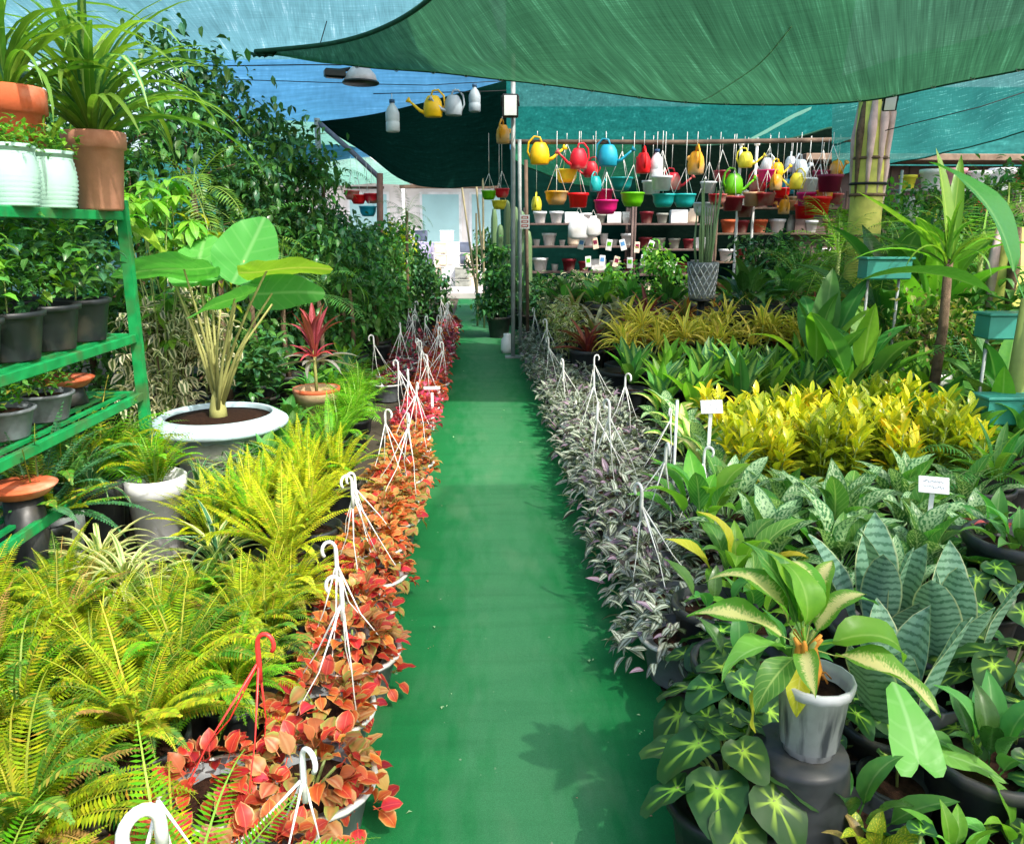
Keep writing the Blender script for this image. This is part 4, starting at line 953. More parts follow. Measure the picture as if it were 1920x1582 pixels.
# ---- spider plants
for i, (X, Y, m, w) in enumerate([(-1.42, 3.02, [spiderl], 'cream striped'), (-1.15, 3.3, [spiderl, spiderd], 'cream and green'), (-1.62, 3.25, [spiderl], 'pale cream'), (-1.32, 4.05, [spiderd], 'dark green striped'), (-1.52, 4.2, [spiderd, spiderd, spiderl], 'blue green striped'), (-1.12, 4.45, [spiderd], 'narrow dark green'), (-1.42, 4.55, [spiderd], 'deep green arching')]):
    plant('spider_plant', '%s spider plant between the ferns and the blue planter, %s from the camera' % (w, ORD[i]), 'spider plant', (X, Y, 0), sp_ros, m, i % 3, 1.0, group='spider plants on the left', pot=(.12, .18, black), n=42, key='spi', z0=.17, el=(25, 85), ls=(.7, 1.1))
# ---- white pot fern, black pot, white pot stub
p = A(290, 900, 3.86)
plant('potted_fern', 'green fern in a white glazed pot before the blue planter', 'fern', (p.x, 3.86, 0), sp_fern, [gfern, lfern, yfern], 1, 1, pot=(.145, .42, whitep, 'clay'), n=34, key='frs', z0=.38, el=(48, 90), ls=(.8, 1.3))
p = A(170, 900, 3.75)
plant('black_pot', 'large black pot of thin grassy leaves left of the white pot', 'pot', (p.x, 3.75, 0), sp_ros, [spiderd, strapd], 0, 1, pot=(.15, .44, black, 'clay'), n=22, key='spi', z0=.38, el=(10, 85))
p = A(112, 930, 3.5)
plant('white_pot', 'small white pot mostly hidden by yellow fern at the far left', 'pot', (p.x, 3.5, 0), sp_fern, [afern, yfern], 0, 1, pot=(.085, .36, whitep, 'clay'), n=16, key='frs', z0=.34)
# feathery mid-green bushes in front of the rack
for i, (px, py, Y, w) in enumerate([(110, 820, 3.75, 'soft mid green'), (175, 790, 4.1, 'fresh green feathery'), (60, 860, 3.45, 'grey green grassy'), (215, 800, 4.3, 'light green ferny')]):
    p = A(px, py, Y)
    plant('feathery_bush', '%s bush in front of the green rack, %s from the camera' % (w, ['third', 'second last', 'nearest', 'last'][i]), 'bush', (p.x, Y, 0), sp_fern, [[gfern, mgreen], [lfern, gfern], [gfern, bgreen], [lfern, yfern]][i], i % 3, 1.0, group='feathery bushes before the rack', pot=(.14, .34, black), n=36, key=['as', 'lf', 'as', 'frs'][i], z0=.36, el=(20, 88), ls=(1.0, 1.6))

# ---- big blue planter with the elephant ear
PX, PY = A(408, 760, 5.1).x, 5.1
pl = thing('planter', 'wide pale blue planter bowl on a grey fluted foot', 'planter', (PX, PY, 0), 0, None, 1)
b = MB(); b.lathe([(.29, .31), (.33, .35), (.415, .365), (.432, .375), (.435, .395), (.428, .405), (.352, .452), (.34, .455), (.332, .445), (.33, .38)], bluep, 48, cap=False); b.obj('bowl_rim', pl)
b = MB(); b.lathe([(.25, 0), (.27, .03), (.24, .08), (.26, .14), (.325, .22), (.335, .27), (.30, .31), (.29, .33)], greyc, 48, flute=.03, nf=14); b.obj('foot', pl)
b = MB(); b.lathe([(.34, .418), (.2, .43), (.001, .435)], soilm, 24); b.obj('soil', pl)
el = thing('elephant_ear', 'tall elephant ear with broad pale green leaves in the blue planter', 'plant', (PX, PY, .43))
T('ele0', heart_t, .46, .40, 10, 5, 28, .05, .06, .03); T('ele1', heart_t, .52, .36, 35, 5, 28, .10, .06, .22); T('ele2', heart_t, .50, .13, 20, 5, 28, .1, .35, .5)
inv = Vector((PX, PY, .43))
for i, (key, m, px, py, Y, az, e, roll, s) in enumerate([
        ('ele0', eleph, 458, 488, 5.12, -16, 72, 8, 1.02), ('ele1', eleph, 345, 505, 4.9, 82, 3, 24, 1.12), ('ele2', elephy, 300, 470, 5.2, 58, 34, 10, 1.0),
        ('ele1', eleph, 372, 505, 5.2, 10, 40, -10, 1.05), ('ele1', elephy, 500, 508, 4.95, -72, 10, -22, .98), ('ele1', eleph, 510, 550, 5.12, -66, 4, -58, .82),
        ('ele1', eleph, 440, 560, 4.78, 130, -8, 25, .8), ('ele1', eleph, 395, 520, 5.4, 60, 6, -24, .8)]):
    p = A(px, py, Y)-inv
    M_ = MX(p, R(az), R(e), R(roll), s)
    if i == 0: M_ = Matrix.Translation(p) @ Matrix.Rotation(R(20), 4, 'Y') @ MX((0, 0, 0), R(az), R(e), R(roll), s)
    link('leaf', leafmesh(key, m), el, M_)
    b = MB(); a = i*2*PI/8; b0 = Vector((.025*math.cos(a), .025*math.sin(a), 0)); bow = Vector((-p.x*.07, -p.y*.07, .03))
    b.tube([b0] + [b0.lerp(p, f)+bow*math.sin(PI*f) for f in (.25, .5, .75)] + [p], [.015, .0115, .009, .0075, .006], pett, 7); b.obj('stem', el)
for px, py, Y in [(345, 565, 5.2), (545, 525, 5.2), (440, 590, 5.0), (380, 540, 5.3), (415, 560, 4.95), (510, 570, 5.0)]:
    p = A(px, py, Y)-inv; b = MB(); b.tube([(.0, .0, 0), p*.5+Vector((-p.x*.12, 0, .04)), p], [.015, .009, .004], pett, 6); b.obj('stem', el)
b = MB(); b.lathe([(.06, -.02), (.055, .05), (.035, .13), (.015, .17)], pett, 10); b.obj('base', el)

# ---- red cordyline in its clay pot
p = A(594, 740, 6.1)
cd = thing('cordyline', 'red cordyline with grey lower leaves in a tan clay pot', 'plant', (p.x, 6.1, 0))
add_pot(cd, .17, .42, tanpot, 'clay', terra)
grow(cd, sp_ros, [cordr], 0, True, n=12, key='str', z0=.72, el=(62, 90), ls=(.8, 1.05))
grow(cd, sp_ros, [leafmat('pink cordyline base', hx('c03a58'), hx('b04a5c'), ('mid', .4, .5), hx('e08aa0'))], 1, True, n=12, key='bro', z0=.66, el=(10, 70), ls=(.6, .8))
grow(cd, sp_ros, [cordg], 2, True, n=12, key='str', z0=.62, el=(-12, 25), ls=(.75, 1.0))
b = MB(); b.tube([(0, 0, .36), (0, 0, .75)], .014, pett, 6); b.obj('trunk', cd)

# ---- green steel rack with shelves running along the left
RX0, RX1, RY0, RY1 = -2.55, -1.86, 1.9, 4.42
rk = thing('plant_rack', 'green painted steel plant rack at the left edge', 'rack', ((RX0+RX1)/2, (RY0+RY1)/2, 0))
cx, cy = (RX0+RX1)/2, (RY0+RY1)/2; hw, hd = (RX1-RX0)/2, (RY1-RY0)/2
for sx in (-1, 1):
    for sy in (-1, 1):
        b = MB(); b.box((sx*hw, sy*hd, .875), (.05, .05, 1.75), gsteel, bev=.004); b.obj('post', rk)
SZ = (.42, .74, 1.06, 1.70)
for z in SZ:
    for sx in (-1, 1): b = MB(); b.box((sx*hw, 0, z-.03), (.03, hd*2-.06, .045), gsteel, bev=.003); b.obj('rail', rk)
    for sy in (-1, 1): b = MB(); b.box((0, sy*hd, z-.03), (hw*2-.06, .032, .045), gsteel, bev=.003); b.obj('rail', rk)
    for j in range(7): b = MB(); b.box(((j-3)*hw*2/8, 0, z-.02), (.028, hd*2-.05, .014), gsteel); b.obj('slat', rk)
# top shelf: dracaenas in terracotta, ribbed mint pots
for i, (px, Y, r, h, mt, w, s, n) in enumerate([(30, 3.75, .155, .50, terra, 'leafy dracaena in an orange terracotta pot on top of the green rack', 1.0, 60), (184, 4.2, .14, .37, terral, 'big arching dracaena in a pale terracotta pot on top of the rack', 1.1, 95)]):
    X = A(px, 330, Y).x; o = thing('dracaena', w, 'plant', (X, Y, SZ[3]-.008), [.3, 1.9][i]); add_pot(o, r, h, mt, 'clay')
    grow(o, sp_ros, [strapg, strapg, strapd], i, True, n=n, key='dra', z0=h*.9, el=(25, 92), ls=(.6, 1.2))
for i, (px, Y) in enumerate([(18, 3.45), (92, 3.75)]):
    X = A(px, 330, Y).x; o = thing('ribbed_pot', 'ribbed pale mint pot of trailing leaves on the rack top, %s' % ['at the picture edge', 'between two terracotta pots'][i], 'pot', (X, Y, SZ[3]-.008), .4*i)
    add_pot(o, .115, .24, mint, 'ribbed'); grow(o, sp_bush, [gfern, mgreen, lgreen], i, False, n=240, key='sml', z0=.20, rad=.15, hgt=.14, ls=(.5, .8))
# middle shelf: seedlings in black pots
n = 0
for j in range(7):
    for c in range(2):
        Y = 2.25+.32*j; X = RX1-.16-.32*c
        o = plant('seedling_pot', 'black pot of dark leafy seedlings on the middle rack shelf, %s %s from the camera' % (['front', 'back'][c], ORD[j]), 'potted plant', (X, Y, SZ[2]-.008), sp_bush, [dgreen, mgreen, lgreen] if (j+c) % 2 else [bgreen, mgreen], n % 3, 1, group='seedlings on the middle rack shelf', pot=(.145, .21, black), parts=False, n=330, key='fic', z0=.2, rad=.2, hgt=.46, ls=(.6, 1.05)); n += 1
for j in range(6):
    Y = 2.4+.34*j; X = RX1-.18
    if j == 5: continue
    plant('seedling_pot', 'grey pot of small green plants on the lower rack shelf, %s from the camera' % ORD[j], 'potted plant', (X, Y, SZ[1]-.008), sp_bush, [mgreen, gfern, lgreen], j % 3, 1, group='plants on the lower rack shelf', pot=(.13, .13, greyp), parts=False, n=130, key='sml', z0=.13, rad=.13, hgt=.12, ls=(.7, 1.0))
for px, py, Y, z, lb in [(122, 713, 4.12, None, 'terracotta saucer upside down under the middle rack shelf'), (40, 914, 3.3, None, 'terracotta saucer low beside the rack post, near the yellow ferns')]:
    p = A(px, py, Y); t = thing('saucer_stack', lb, 'saucer', (p.x, Y, 0 if p.z < .7 else SZ[1]-.008))
    z0 = p.z-t.location.z
    b = MB(); b.lathe([(.10, 0), (.075, z0-.03)], black, 14); b.obj('upturned_pot', t)
    b = MB(); b.lathe([(.10, z0-.03), (.135, z0+.005), (.14, z0+.012), (.12, z0+.02), (.001, z0+.022)], terra, 24); b.obj('saucer', t)

# ---- dense trees and shrubs behind on the left
def tree(name, label, loc, mats, h, cr, n=1100, key='fic', z0=.5, s=(.8, 1.55), var=0, shape=1.0, pot=True, group='trees and shrubs on the left'):
    o = thing(name, label, 'tree', loc, rnd.uniform(0, 6), group)
    if pot: add_pot(o, .19, .32, black)
    q = random.Random(var*31+int(loc[0]*97)+int(loc[1]*53)); b = MB(); tips = []
    b.tube([(0, 0, .1), (q.uniform(-.04, .04), q.uniform(-.04, .04), h*.5), (0, 0, h*.8)], [.03, .022, .01], bark, 7)
    for i in range(10):
        z = z0+(h-z0)*q.uniform(.1, .95); a = q.uniform(0, 6.3); rr = cr*q.uniform(.4, .9)*(1-.45*(z/h)**2)
        p = Vector((math.cos(a)*rr, math.sin(a)*rr, z)); b.tube([(0, 0, z-rr*.5), (p.x*.5, p.y*.5, z-rr*.15), p], [.012, .008, .003], bark, 5); tips.append(p)
    for i in range(16):
        z = z0+(h-z0)*q.uniform(0, 1); a = q.uniform(0, 6.3); rr = cr*q.uniform(.2, .85)*(1-.4*(z/h)**2); tips.append(Vector((math.cos(a)*rr, math.sin(a)*rr, z)))
    b.obj('trunk', o); c = MB(); lv = [TM[k_] for k_ in K(key)]
    for i in range(n):
        t = q.choice(tips); d = Vector((q.gauss(0, 1), q.gauss(0, 1), q.gauss(0, .8)))*cr*.24
        V, Fc, U = q.choice(lv); c.raw(V, Fc, U, q.choice(mats), MX(t+d, q.uniform(0, 6.3), R(q.uniform(-70, 25)), q.uniform(-.6, .6), q.uniform(*s)))
    tag(c.obj('crown', o), kind='stuff'); return o
TL = [(330, 100, 7.2, [dgreen, bgreen], .62, 'fic', 'tall dark glossy fig behind the rack dracaena'),
      (425, 150, 7.8, [dgreen, bgreen, dgreen], .6, 'fic', 'dark fig right of the rack dracaena'),
      (500, 232, 8.6, [dgreen, bgreen], .55, 'fic', 'dark leafy tree below the blue sheet'),
      (535, 268, 9.2, [dgreen, dgreen, mgreen], .6, 'fic', 'dark tree under the grey corner pole'),
      (228, 210, 6.6, [dgreen, mgreen], .6, 'fic', 'dark tree hidden behind the rack top pots'),
      (120, 200, 6.4, [dgreen, bgreen], .65, 'fic', 'dark tree behind the orange terracotta pot'),
      (20, 180, 6.2, [dgreen, mgreen], .65, 'fic', 'dark tree at the left picture edge'),
      (560, 335, 9.8, [dgreen, mgreen], .6, 'fic', 'bushy dark tree left of the hanging red pots'),
      (612, 405, 10.4, [dgreen, bgreen], .55, 'fic', 'dark shrub under the hanging red pots'),
      (660, 450, 11.0, [dgreen, mgreen, bgreen], .55, 'fic', 'dark shrub below the timber post'),
      (722, 470, 11.8, [mgreen, dgreen], .5, 'fic', 'mid green shrub near the path end'),
      (795, 505, 12.6, [bgreen, dgreen], .42, 'fic', 'small dark shrub closest to the path end'),
      (470, 330, 7.7, [dgreen, bgreen], .55, 'fic', 'dark shrub behind the upright elephant ear leaf'),
      (560, 420, 8.2, [dgreen, bgreen, mgreen], .55, 'fic', 'dark shrub behind the elephant ear on its right'),
      (640, 480, 8.8, [dgreen, mgreen], .5, 'fic', 'dark shrub above the red cordyline'),
      (700, 540, 9.6, [mgreen, dgreen], .42, 'fic', 'low dark shrub right of the red cordyline')]
for i, (px, py, Y, m, cr, key, lb) in enumerate(TL):
    p = A(px, py, Y); tree('fig_tree', lb, (p.x, Y, 0), m, p.z+.08, cr, 2200 if cr > .5 else 1500, key, min(.45, p.z*.3), var=i)
for i, (px, py, Y, lb) in enumerate([(335, 540, 5.95, 'cream edged variegated fig behind the elephant ear stems'), (290, 600, 5.6, 'cream edged variegated fig by the green rack post')]):
    p = A(px, py, Y); tree('variegated_fig', lb, (p.x, Y, 0), [varieg], p.z+.05, .34, 620, 'fic', .35, (.9, 1.4), 30+i, group='variegated figs')
for i, (px, py, Y, m, lb) in enumerate([(300, 285, 5.9, [lgreen, mgreen], 'fresh light green schefflera right of the rack top pots'), (265, 330, 5.5, [lgreen], 'pale green schefflera behind the rack end post'), (360, 400, 6.6, [yfern, mgreen], 'yellow green schefflera behind the elephant ear'), (560, 330, 8.6, [dgreen], 'dark green schefflera by the corner pole')]):
    p = A(px, py, Y); plant('schefflera', lb, 'shrub', (p.x, Y, 0), sp_umbrella, m, i, 1, pot=(.17, .3, black), parts=True, h=p.z, heads=10, group='scheffleras')
for i, (px, py, Y, z0, s, lb) in enumerate([(603, 300, 9.5, 1.5, .55, 'dark palm crown under the grey corner pole'), (762, 372, 12.2, 1.45, .55, 'dark drooping palm beside the white far shop'), (450, 300, 8.0, 1.6, .6, 'slender palm fronds above the dark figs')]):
    p = A(px, py, Y); o = plant('palm', lb, 'palm', (p.x, Y, 0), sp_palm, [dgreen, mgreen], i, 1, pot=(.16, .28, black), n=11, z0=p.z-.2, ls=(s*.8, s*1.2), el=(-25, 70))
    b = MB(); b.tube([(0, 0, .2), (.02, 0, (p.z-.2)*.5), (0, 0, p.z-.18)], [.03, .025, .02], bark, 7); b.obj('trunk', o)
yl = A(742, 410, 12.6); plant('yellow_shrub', 'sunlit yellow green shrub by the timber post', 'shrub', (yl.x, 12.6, 0), sp_bush, [afern, lgreen], 1, 1, pot=(.17, .3, black), parts=False, n=380, key='fic', z0=.7, rad=.32, hgt=1.0, ls=(1, 1.5))
# low green fillers between the coleus rows and the trees
n = 0
for i in range(15):
    Y = 7.2+.42*i; X = -1.25-.05*i+jit(.1)
    plant('leafy_pot', '%s foliage plant below the dark shrubs, %s from the camera' % (['green', 'dark', 'light green'][i % 3], ORD[i]), 'potted plant', (X, Y, 0), sp_aglao if i % 2 else sp_ros, [[mgreen, lgreen], [dgreen, bgreen], [lgreen, mgreen]][i % 3], i % 3, 1.0+jit(.1), group='foliage plants below the shrubs', pot=NP, parts=Y < 10, **({'n': 18} if i % 2 else {'n': 22, 'key': 'str'}))
for i in range(8):
    Y = 6.3+.5*i; X = -1.75-.12*i
    plant('leafy_pot', '%s foliage plant in the second rank below the shrubs, %s from the camera' % (['dark green', 'mid green'][i % 2], ORD[i]), 'potted plant', (X, Y, 0), sp_bush, [[dgreen, bgreen], [mgreen, dgreen]][i % 2], i % 3, 1.1, group='foliage plants of the second rank', pot=NP, parts=False, n=260, key='fic', z0=.25, rad=.26, hgt=.5, ls=(.9, 1.4))

# ================================================================== RIGHT SIDE
# ---- silver striped jew baskets along the right path edge
nj = 29
for i in range(nj):
    Y = 2.62+.315*i; X = .76+jit(.03)
    o = plant('wandering_jew_basket', 'silver leaved hanging basket on the right path edge, %s from the camera' % ORD[i], 'hanging basket', (X, Y, .004), sp_jew, [jewl]*6+[jewp], i % 3, 1.1+jit(.06), group='silver leaved baskets along the right path edge', pot=BP, parts=i < 8, n=210 if i < 8 else 150)
    if i in (1, 3, 5, 6, 9, 12, 15, 19, 23): add_hanger(o, [hookm, rimw][i % 2], i % 7, .42+.04*(i % 3))
for i in range(15):
    Y = 3.3+.33*i
    o = plant('wandering_jew_basket', 'silver leaved hanging basket in the inner right row, %s from the camera' % ORD[i], 'hanging basket', (1.06+jit(.03), Y, 0), sp_jew, [jewl]*6+[jewp], i % 3, 1.0+jit(.06), group='silver leaved baskets of the inner right row', pot=BP, parts=i < 4, n=210 if i < 4 else 150)
    if i in (1, 4, 7, 10): add_hanger(o, hookm, (i+2) % 7, .44)
# ---- begonias near the camera
for i, (X, Y, lb, n, s) in enumerate([(.62, 1.70, 'veined begonia at the bottom, its big leaves over the path edge', 15, 1.15), (.72, 2.05, 'veined begonia between the silver baskets and the pale pot', 18, 1.0), (.80, 2.36, 'dark veined begonia just before the nearest silver basket', 16, .9),
        (1.60, 2.12, 'veined begonia at the right edge beside the black pots', 16, 1.05), (1.62, 2.5, 'veined begonia at the right edge below the anthurium', 16, 1.0), (1.92, 2.75, 'veined begonia far right behind another begonia', 14, 1.0), (1.36, 1.60, 'light veined begonia in the bottom right corner', 12, .8)]):
    plant('begonia', lb, 'begonia', (X, Y, 0), sp_begonia, [begm], i % 3, s, group='veined begonias', pot=(.14, .2, black), n=n, z0=.2)
def stained(name, col, dirt):
    t = NT(name); co = t.coord()
    n = t.noise(t.stretch(co, (28, 28, 3.5)), 1, 5); n2 = t.noise(co, 30, 4); sz = t.n('SeparateXYZ'); t.l(t.coord('Generated'), sz.inputs[0])
    c = t.mix(t.maprange(n2, .3, .7, 0, .35), col, hx('8f9492'))
    f = t.math('MULTIPLY', t.maprange(n, .47, .6), t.maprange(sz.outputs[2], .92, .55, 0, .85))
    c = t.mix(f, c, dirt); p = t.n('BsdfPrincipled'); t.l(c, p.inputs['Base Color']); p.inputs['Roughness'].default_value = .6
    t.l(p.outputs[0], t.out.inputs[0]); MATS[name] = t.m; return t.m
# ---- dieffenbachia in the pale pot on an upturned black pot
dx, dy = A(1522, 1330, 1.66).x, 1.66
t = thing('upturned_pot', 'upturned black pot carrying the pale potted dieffenbachia', 'pot', (dx-.02, dy, 0)); b = MB()
b.lathe([(.155, 0), (.155, .03), (.145, .035), (.115, .37), (.11, .385), (.001, .385)], black, 24); b.obj('pot', t)
d = thing('potted_dieffenbachia', 'cream and green dieffenbachia in a small pale grey pot with roots showing', 'plant', (dx, dy, .386), 0)
dp = stained('streak stained pale pot', hx('bcc0c2'), hx('39404c'))
b = MB(); b.lathe([(.058, 0), (.062, .02), (.067, .022), (.08, .165), (.089, .168), (.091, .192), (.084, .194), (.078, .17), (.072, .14), (.001, .14)][:-1], dp, 28, flute=.012, nf=14); pp = b.obj('pot', d)
b = MB(); b.lathe([(.076, .152), (.04, .158), (.001, .16)], soilm, 16); b.obj('soil', pp)
b = MB(); q = random.Random(8)
for i in range(14):
    a = q.uniform(0, 6.3); r1 = q.uniform(.02, .075); b.tube([(-.02, 0, .20), (r1*.6*math.cos(a), r1*.6*math.sin(a), .195), (r1*math.cos(a), r1*math.sin(a), .172)], .0022, solid('orange roots', hx('c9853c'), .7, .2), 4)
b.obj('roots', d)
b = MB(); ost = solid('orange stalk', hx('c98a34'), .6, .3, scale=30, amt=.3)
for i in range(9):
    a = i*.7; f = .5+.5*(i % 3)/2; b.tube([(-.02+.012*math.cos(a), .012*math.sin(a), .14), (-.026+.028*f*math.cos(a), .028*f*math.sin(a), .22), (-.03+.018*math.cos(a), .018*math.sin(a), .275), (-.03+.035*math.cos(a), .035*math.sin(a), .30)], [.013, .012, .009, .004], [ost, petg, ost][i % 3], 7)
b.obj('stem', d)
C = Vector((-.03, 0, .27))
for i, (az, e, s, m) in enumerate([(75, 22, .95, diefm), (100, 5, .8, syng), (58, 50, 1.05, diefm), (35, 60, .95, aglg), (15, 66, .9, lgreen), (-10, 62, .9, diefm), (-35, 55, .8, diefm), (-62, 34, .85, aglg), (-95, 12, 1.0, lgreen), (-120, -5, 1.05, diefm), (125, -18, .72, aglg), (160, 5, .55, diefm), (150, -52, .55, yleaf), (-80, 55, .7, diefm), (5, 80, .8, lgreen)]):
    link('leaf', leafmesh('die%d' % (i % 3), m), d, MX(C, R(az), R(e), R(q.uniform(-20, 20)), s*.8))
link('leaf', leafmesh('die0', yleaf), d, MX((-.095, -.035, .235), R(70), R(-62), 0, .5))
# ---- snake plants
for i, (px, Y, n, s, lb) in enumerate([(1690, 1.98, 7, 1.0, 'silver snake plant in a big black pot right of the pale pot'), (1660, 2.5, 7, 1.0, 'silver snake plant behind the pale potted dieffenbachia'), (1800, 2.35, 7, 1.0, 'banded snake plant beside the right edge begonia')]):
    X = gx(px, Y)
    plant('snake_plant', lb, 'snake plant', (X, Y, 0), sp_snake, [snakem], i, s, rz=[.5, 1.6, 2.6][i], group='silver snake plants', pot=(.165, .25, black), n=n, z0=.22)
# arrowhead leaves and little fillers, front right
X = gx(1725, 1.72); o = thing('arrowhead_vine', 'single light green arrowhead leaf hanging before the big black pot', 'plant', (X, 1.78, 0)); add_pot(o, .10, .2, black)
link('leaf', leafmesh('arr0', syng), o, MX((-.02, -.1, .34), R(-4), R(50), R(5), .72)); b = MB(); b.tube([(0, 0, .17), (0, .03, .36), (-.02, -.09, .325)], .004, petg, 5); b.obj('stem', o)
link('leaf', leafmesh('arr1', syng), o, MX((.10, -.05, .3), R(-120), R(0), 0, .5))
for i, (px, py, Y, m, lb, key) in enumerate([(1640, 1545, 1.50, [crog, leafmat('bronze croton', hx('7a7a3c'), hx('8f6a48'), ('mid', .4, .6), hx('b8a860'))], 'bronze green croton at the bottom edge', 'agl'), (1800, 1560, 1.48, [syng, lgreen], 'light green arrowhead plant at the bottom right', 'agl'), (1480, 1575, 1.42, [lgreen, yfern], 'small pale seedling at the foot of the upturned pot', 'cro')]):
    p = A(px, py, Y); plant('small_plant', lb, 'plant', (p.x, Y, 0), sp_aglao, m, i, .62, pot=(.13, .3, black), n=12, z0=.3, key=key, ls=(.6, .9))
# loose black pots on the right
for i, (px, Y, r, h, lb) in enumerate([(1390, 2.22, .15, .30, 'empty looking black pot left of the pale pot'), (1340, 2.65, .15, .28, 'black pot behind the nearest silver basket'), (1600, 1.62, .13, .22, 'black pot right of the upturned pot'), (1880, 1.75, .17, .3, 'black pot at the lower right edge'), (1930, 2.9, .2, .42, 'tall dark pot at the right edge below the red flower')]):
    o = thing('black_pot', lb, 'pot', (gx(px, Y), Y, 0)); add_pot(o, r, h, black)
    grow(o, sp_aglao, [dgreen, mgreen], i % 3, True, n=[5, 5, 9, 14, 16][i], z0=h*.8, ls=(.5, .8))
# fallen leaves, petals and debris
fm = [pinkp, solid('dry leaf', hx('8a7048'), .8, .2, scale=20), solid('pale leaf scrap', hx('9ac08a'), .6, .3, scale=20)]
for i, (px, py, lb, m, s) in enumerate([(1105, 1242, 'pale torn leaf scrap lying on the green path', 2, .35), (803, 1217, 'tiny white speck on the path by the red baskets', 0, .12), (1200, 1378, 'small pale scrap at the right side of the path', 2, .16), (828, 1330, 'pale fallen leaf near the left path edge', 2, .3), (1000, 712, 'pale scrap far along the path', 2, .5), (975, 830, 'green scrap halfway along the path', 2, .35)]):
    d_ = ray(px, py); k_ = -(H-.008)/d_.z; p = Vector((d_.x*k_, d_.y*k_, .009))
    b = MB()
    for j in range(3): V, Fc, U = TM['sml%d' % j]; b.raw(V, Fc, U, fm[m], MX((.01*j, .012*j, .002), j*1.3, R(6), .1, s*(1-.2*j)))
    o = b.obj('leaf_scrap'); o.location = p; tag(o, lb, 'leaf scrap')
# ---- spathiphyllum and aglaonema rows
plant('peace_lily', 'broad green peace lily between the silver baskets and aglaonemas', 'plant', (gx(1320, 3.55), 3.55, 0), sp_aglao, [aglg, lgreen], 0, 1.2, pot=(.14, .2, black), n=16, z0=.18)
plant('peace_lily', 'yellowing broad leaved plant behind the pale pot', 'plant', (gx(1380, 2.95), 2.95, 0), sp_aglao, [aglg, lgreen, yleaf], 1, 1.05, pot=(.14, .22, black), n=14, z0=.2)
r0 = [(3.1, [1.22, 1.52, 1.84, 2.16]), (3.45, [1.36, 1.68, 2.0, 2.32]), (3.82, [1.25, 1.56, 1.88, 2.2, 2.5])]
for r, (Y, xs) in enumerate(r0):
    for c, X in enumerate(xs):
        plant('aglaonema', 'silver mottled aglaonema, %s row from the camera, %s from the path' % (ORD1[r], ORD1[c]), 'aglaonema', (X+jit(.03), Y+jit(.04), 0), sp_aglao, [aglm, aglm, aglg], (r+c) % 3, rnd.uniform(.9, 1.1), group='mottled aglaonemas on the right', pot=(.13, .19, black), n=17)
for i, (X, Y) in enumerate([(1.32, 4.25), (1.36, 4.7), (1.36, 5.15), (1.38, 5.6)]):
    plant('striped_dieffenbachia', 'pale striped dieffenbachia left of the yellow crotons, %s from the camera' % ORD[i], 'plant', (X, Y, 0), sp_aglao, [aglm, diefm], i % 3, 1.1, group='striped dieffenbachias beside the crotons', pot=(.13, .2, black), n=16)
# ---- crotons
for r, Y in enumerate([4.28, 4.58, 4.9, 5.25]):
    for c in range(7):
        X = 1.46+.225*c+[0, .12, .05, .16][r]+jit(.05)
        w = ['yellow', 'golden', 'yellow green'][(r*2+c) % 3]
        plant('croton', '%s leaved croton, %s row from the camera, %s from the path' % (w, ORD1[r], ORD1[c]), 'croton', (X, Y+jit(.05), 0), sp_croton, [[croy, crog], [croy, crog, crog], [crog, croy, crog]][(r*2+c) % 3], (r*2+c) % 3, rnd.uniform(.95, 1.12), group='yellow crotons on the right', pot=(.14, .2, black), h=.54, st=7)
# ---- plant name signs
def sign(label, px, py, Y, wd, ht, stake_px=None, lines=2, rz=0., tilt=-.35):
    p = A(px, py, Y); t = thing('plant_sign', label, 'sign', (p.x, Y, 0), rz)
    b = MB(); b.box((0, 0, 0), (wd, .008, ht), whitem, bev=.003); pn = b.obj('plate', t, Matrix.Translation((0, -.01, p.z)) @ Matrix.Rotation(tilt, 4, 'X'))
    q = random.Random(px)
    for i in range(lines):
        x = -wd*.36; pts = []
        while x < wd*.34:
            pts.append((x, -.0052, ht*(.2-.34*i)+q.uniform(-1, 1)*ht*.09)); x += q.uniform(.002, .0045)
        b = MB(); b.tube(pts, .0009, inkm, 4); b.obj('writing', pn)
    b = MB(); b.box((0, 0, p.z/2-.02), (wd*.16, .008, p.z-.04), whitem, bev=.002); b.obj('stake', t, smooth=False)
sign('white plant name sign standing left in front of the yellow crotons', 1333, 762, 4.3, .125, .075, rz=.1)
sign('white plant name sign standing among the mottled aglaonemas', 1750, 908, 3.25, .12, .075, rz=-.35, tilt=-.55)
sign('small white tee sign among the pink coleus baskets', 810, 727, 6.4, .13, .025, lines=0)
p = A(1270, 750, 4.2); b = MB(); b.tube([(p.x, 4.2, 0), (p.x, 4.2, p.z)], .008, whitem, 6); tag(b.obj('thin_stake'), 'thin pale stake left of the sign before the crotons', 'stake')
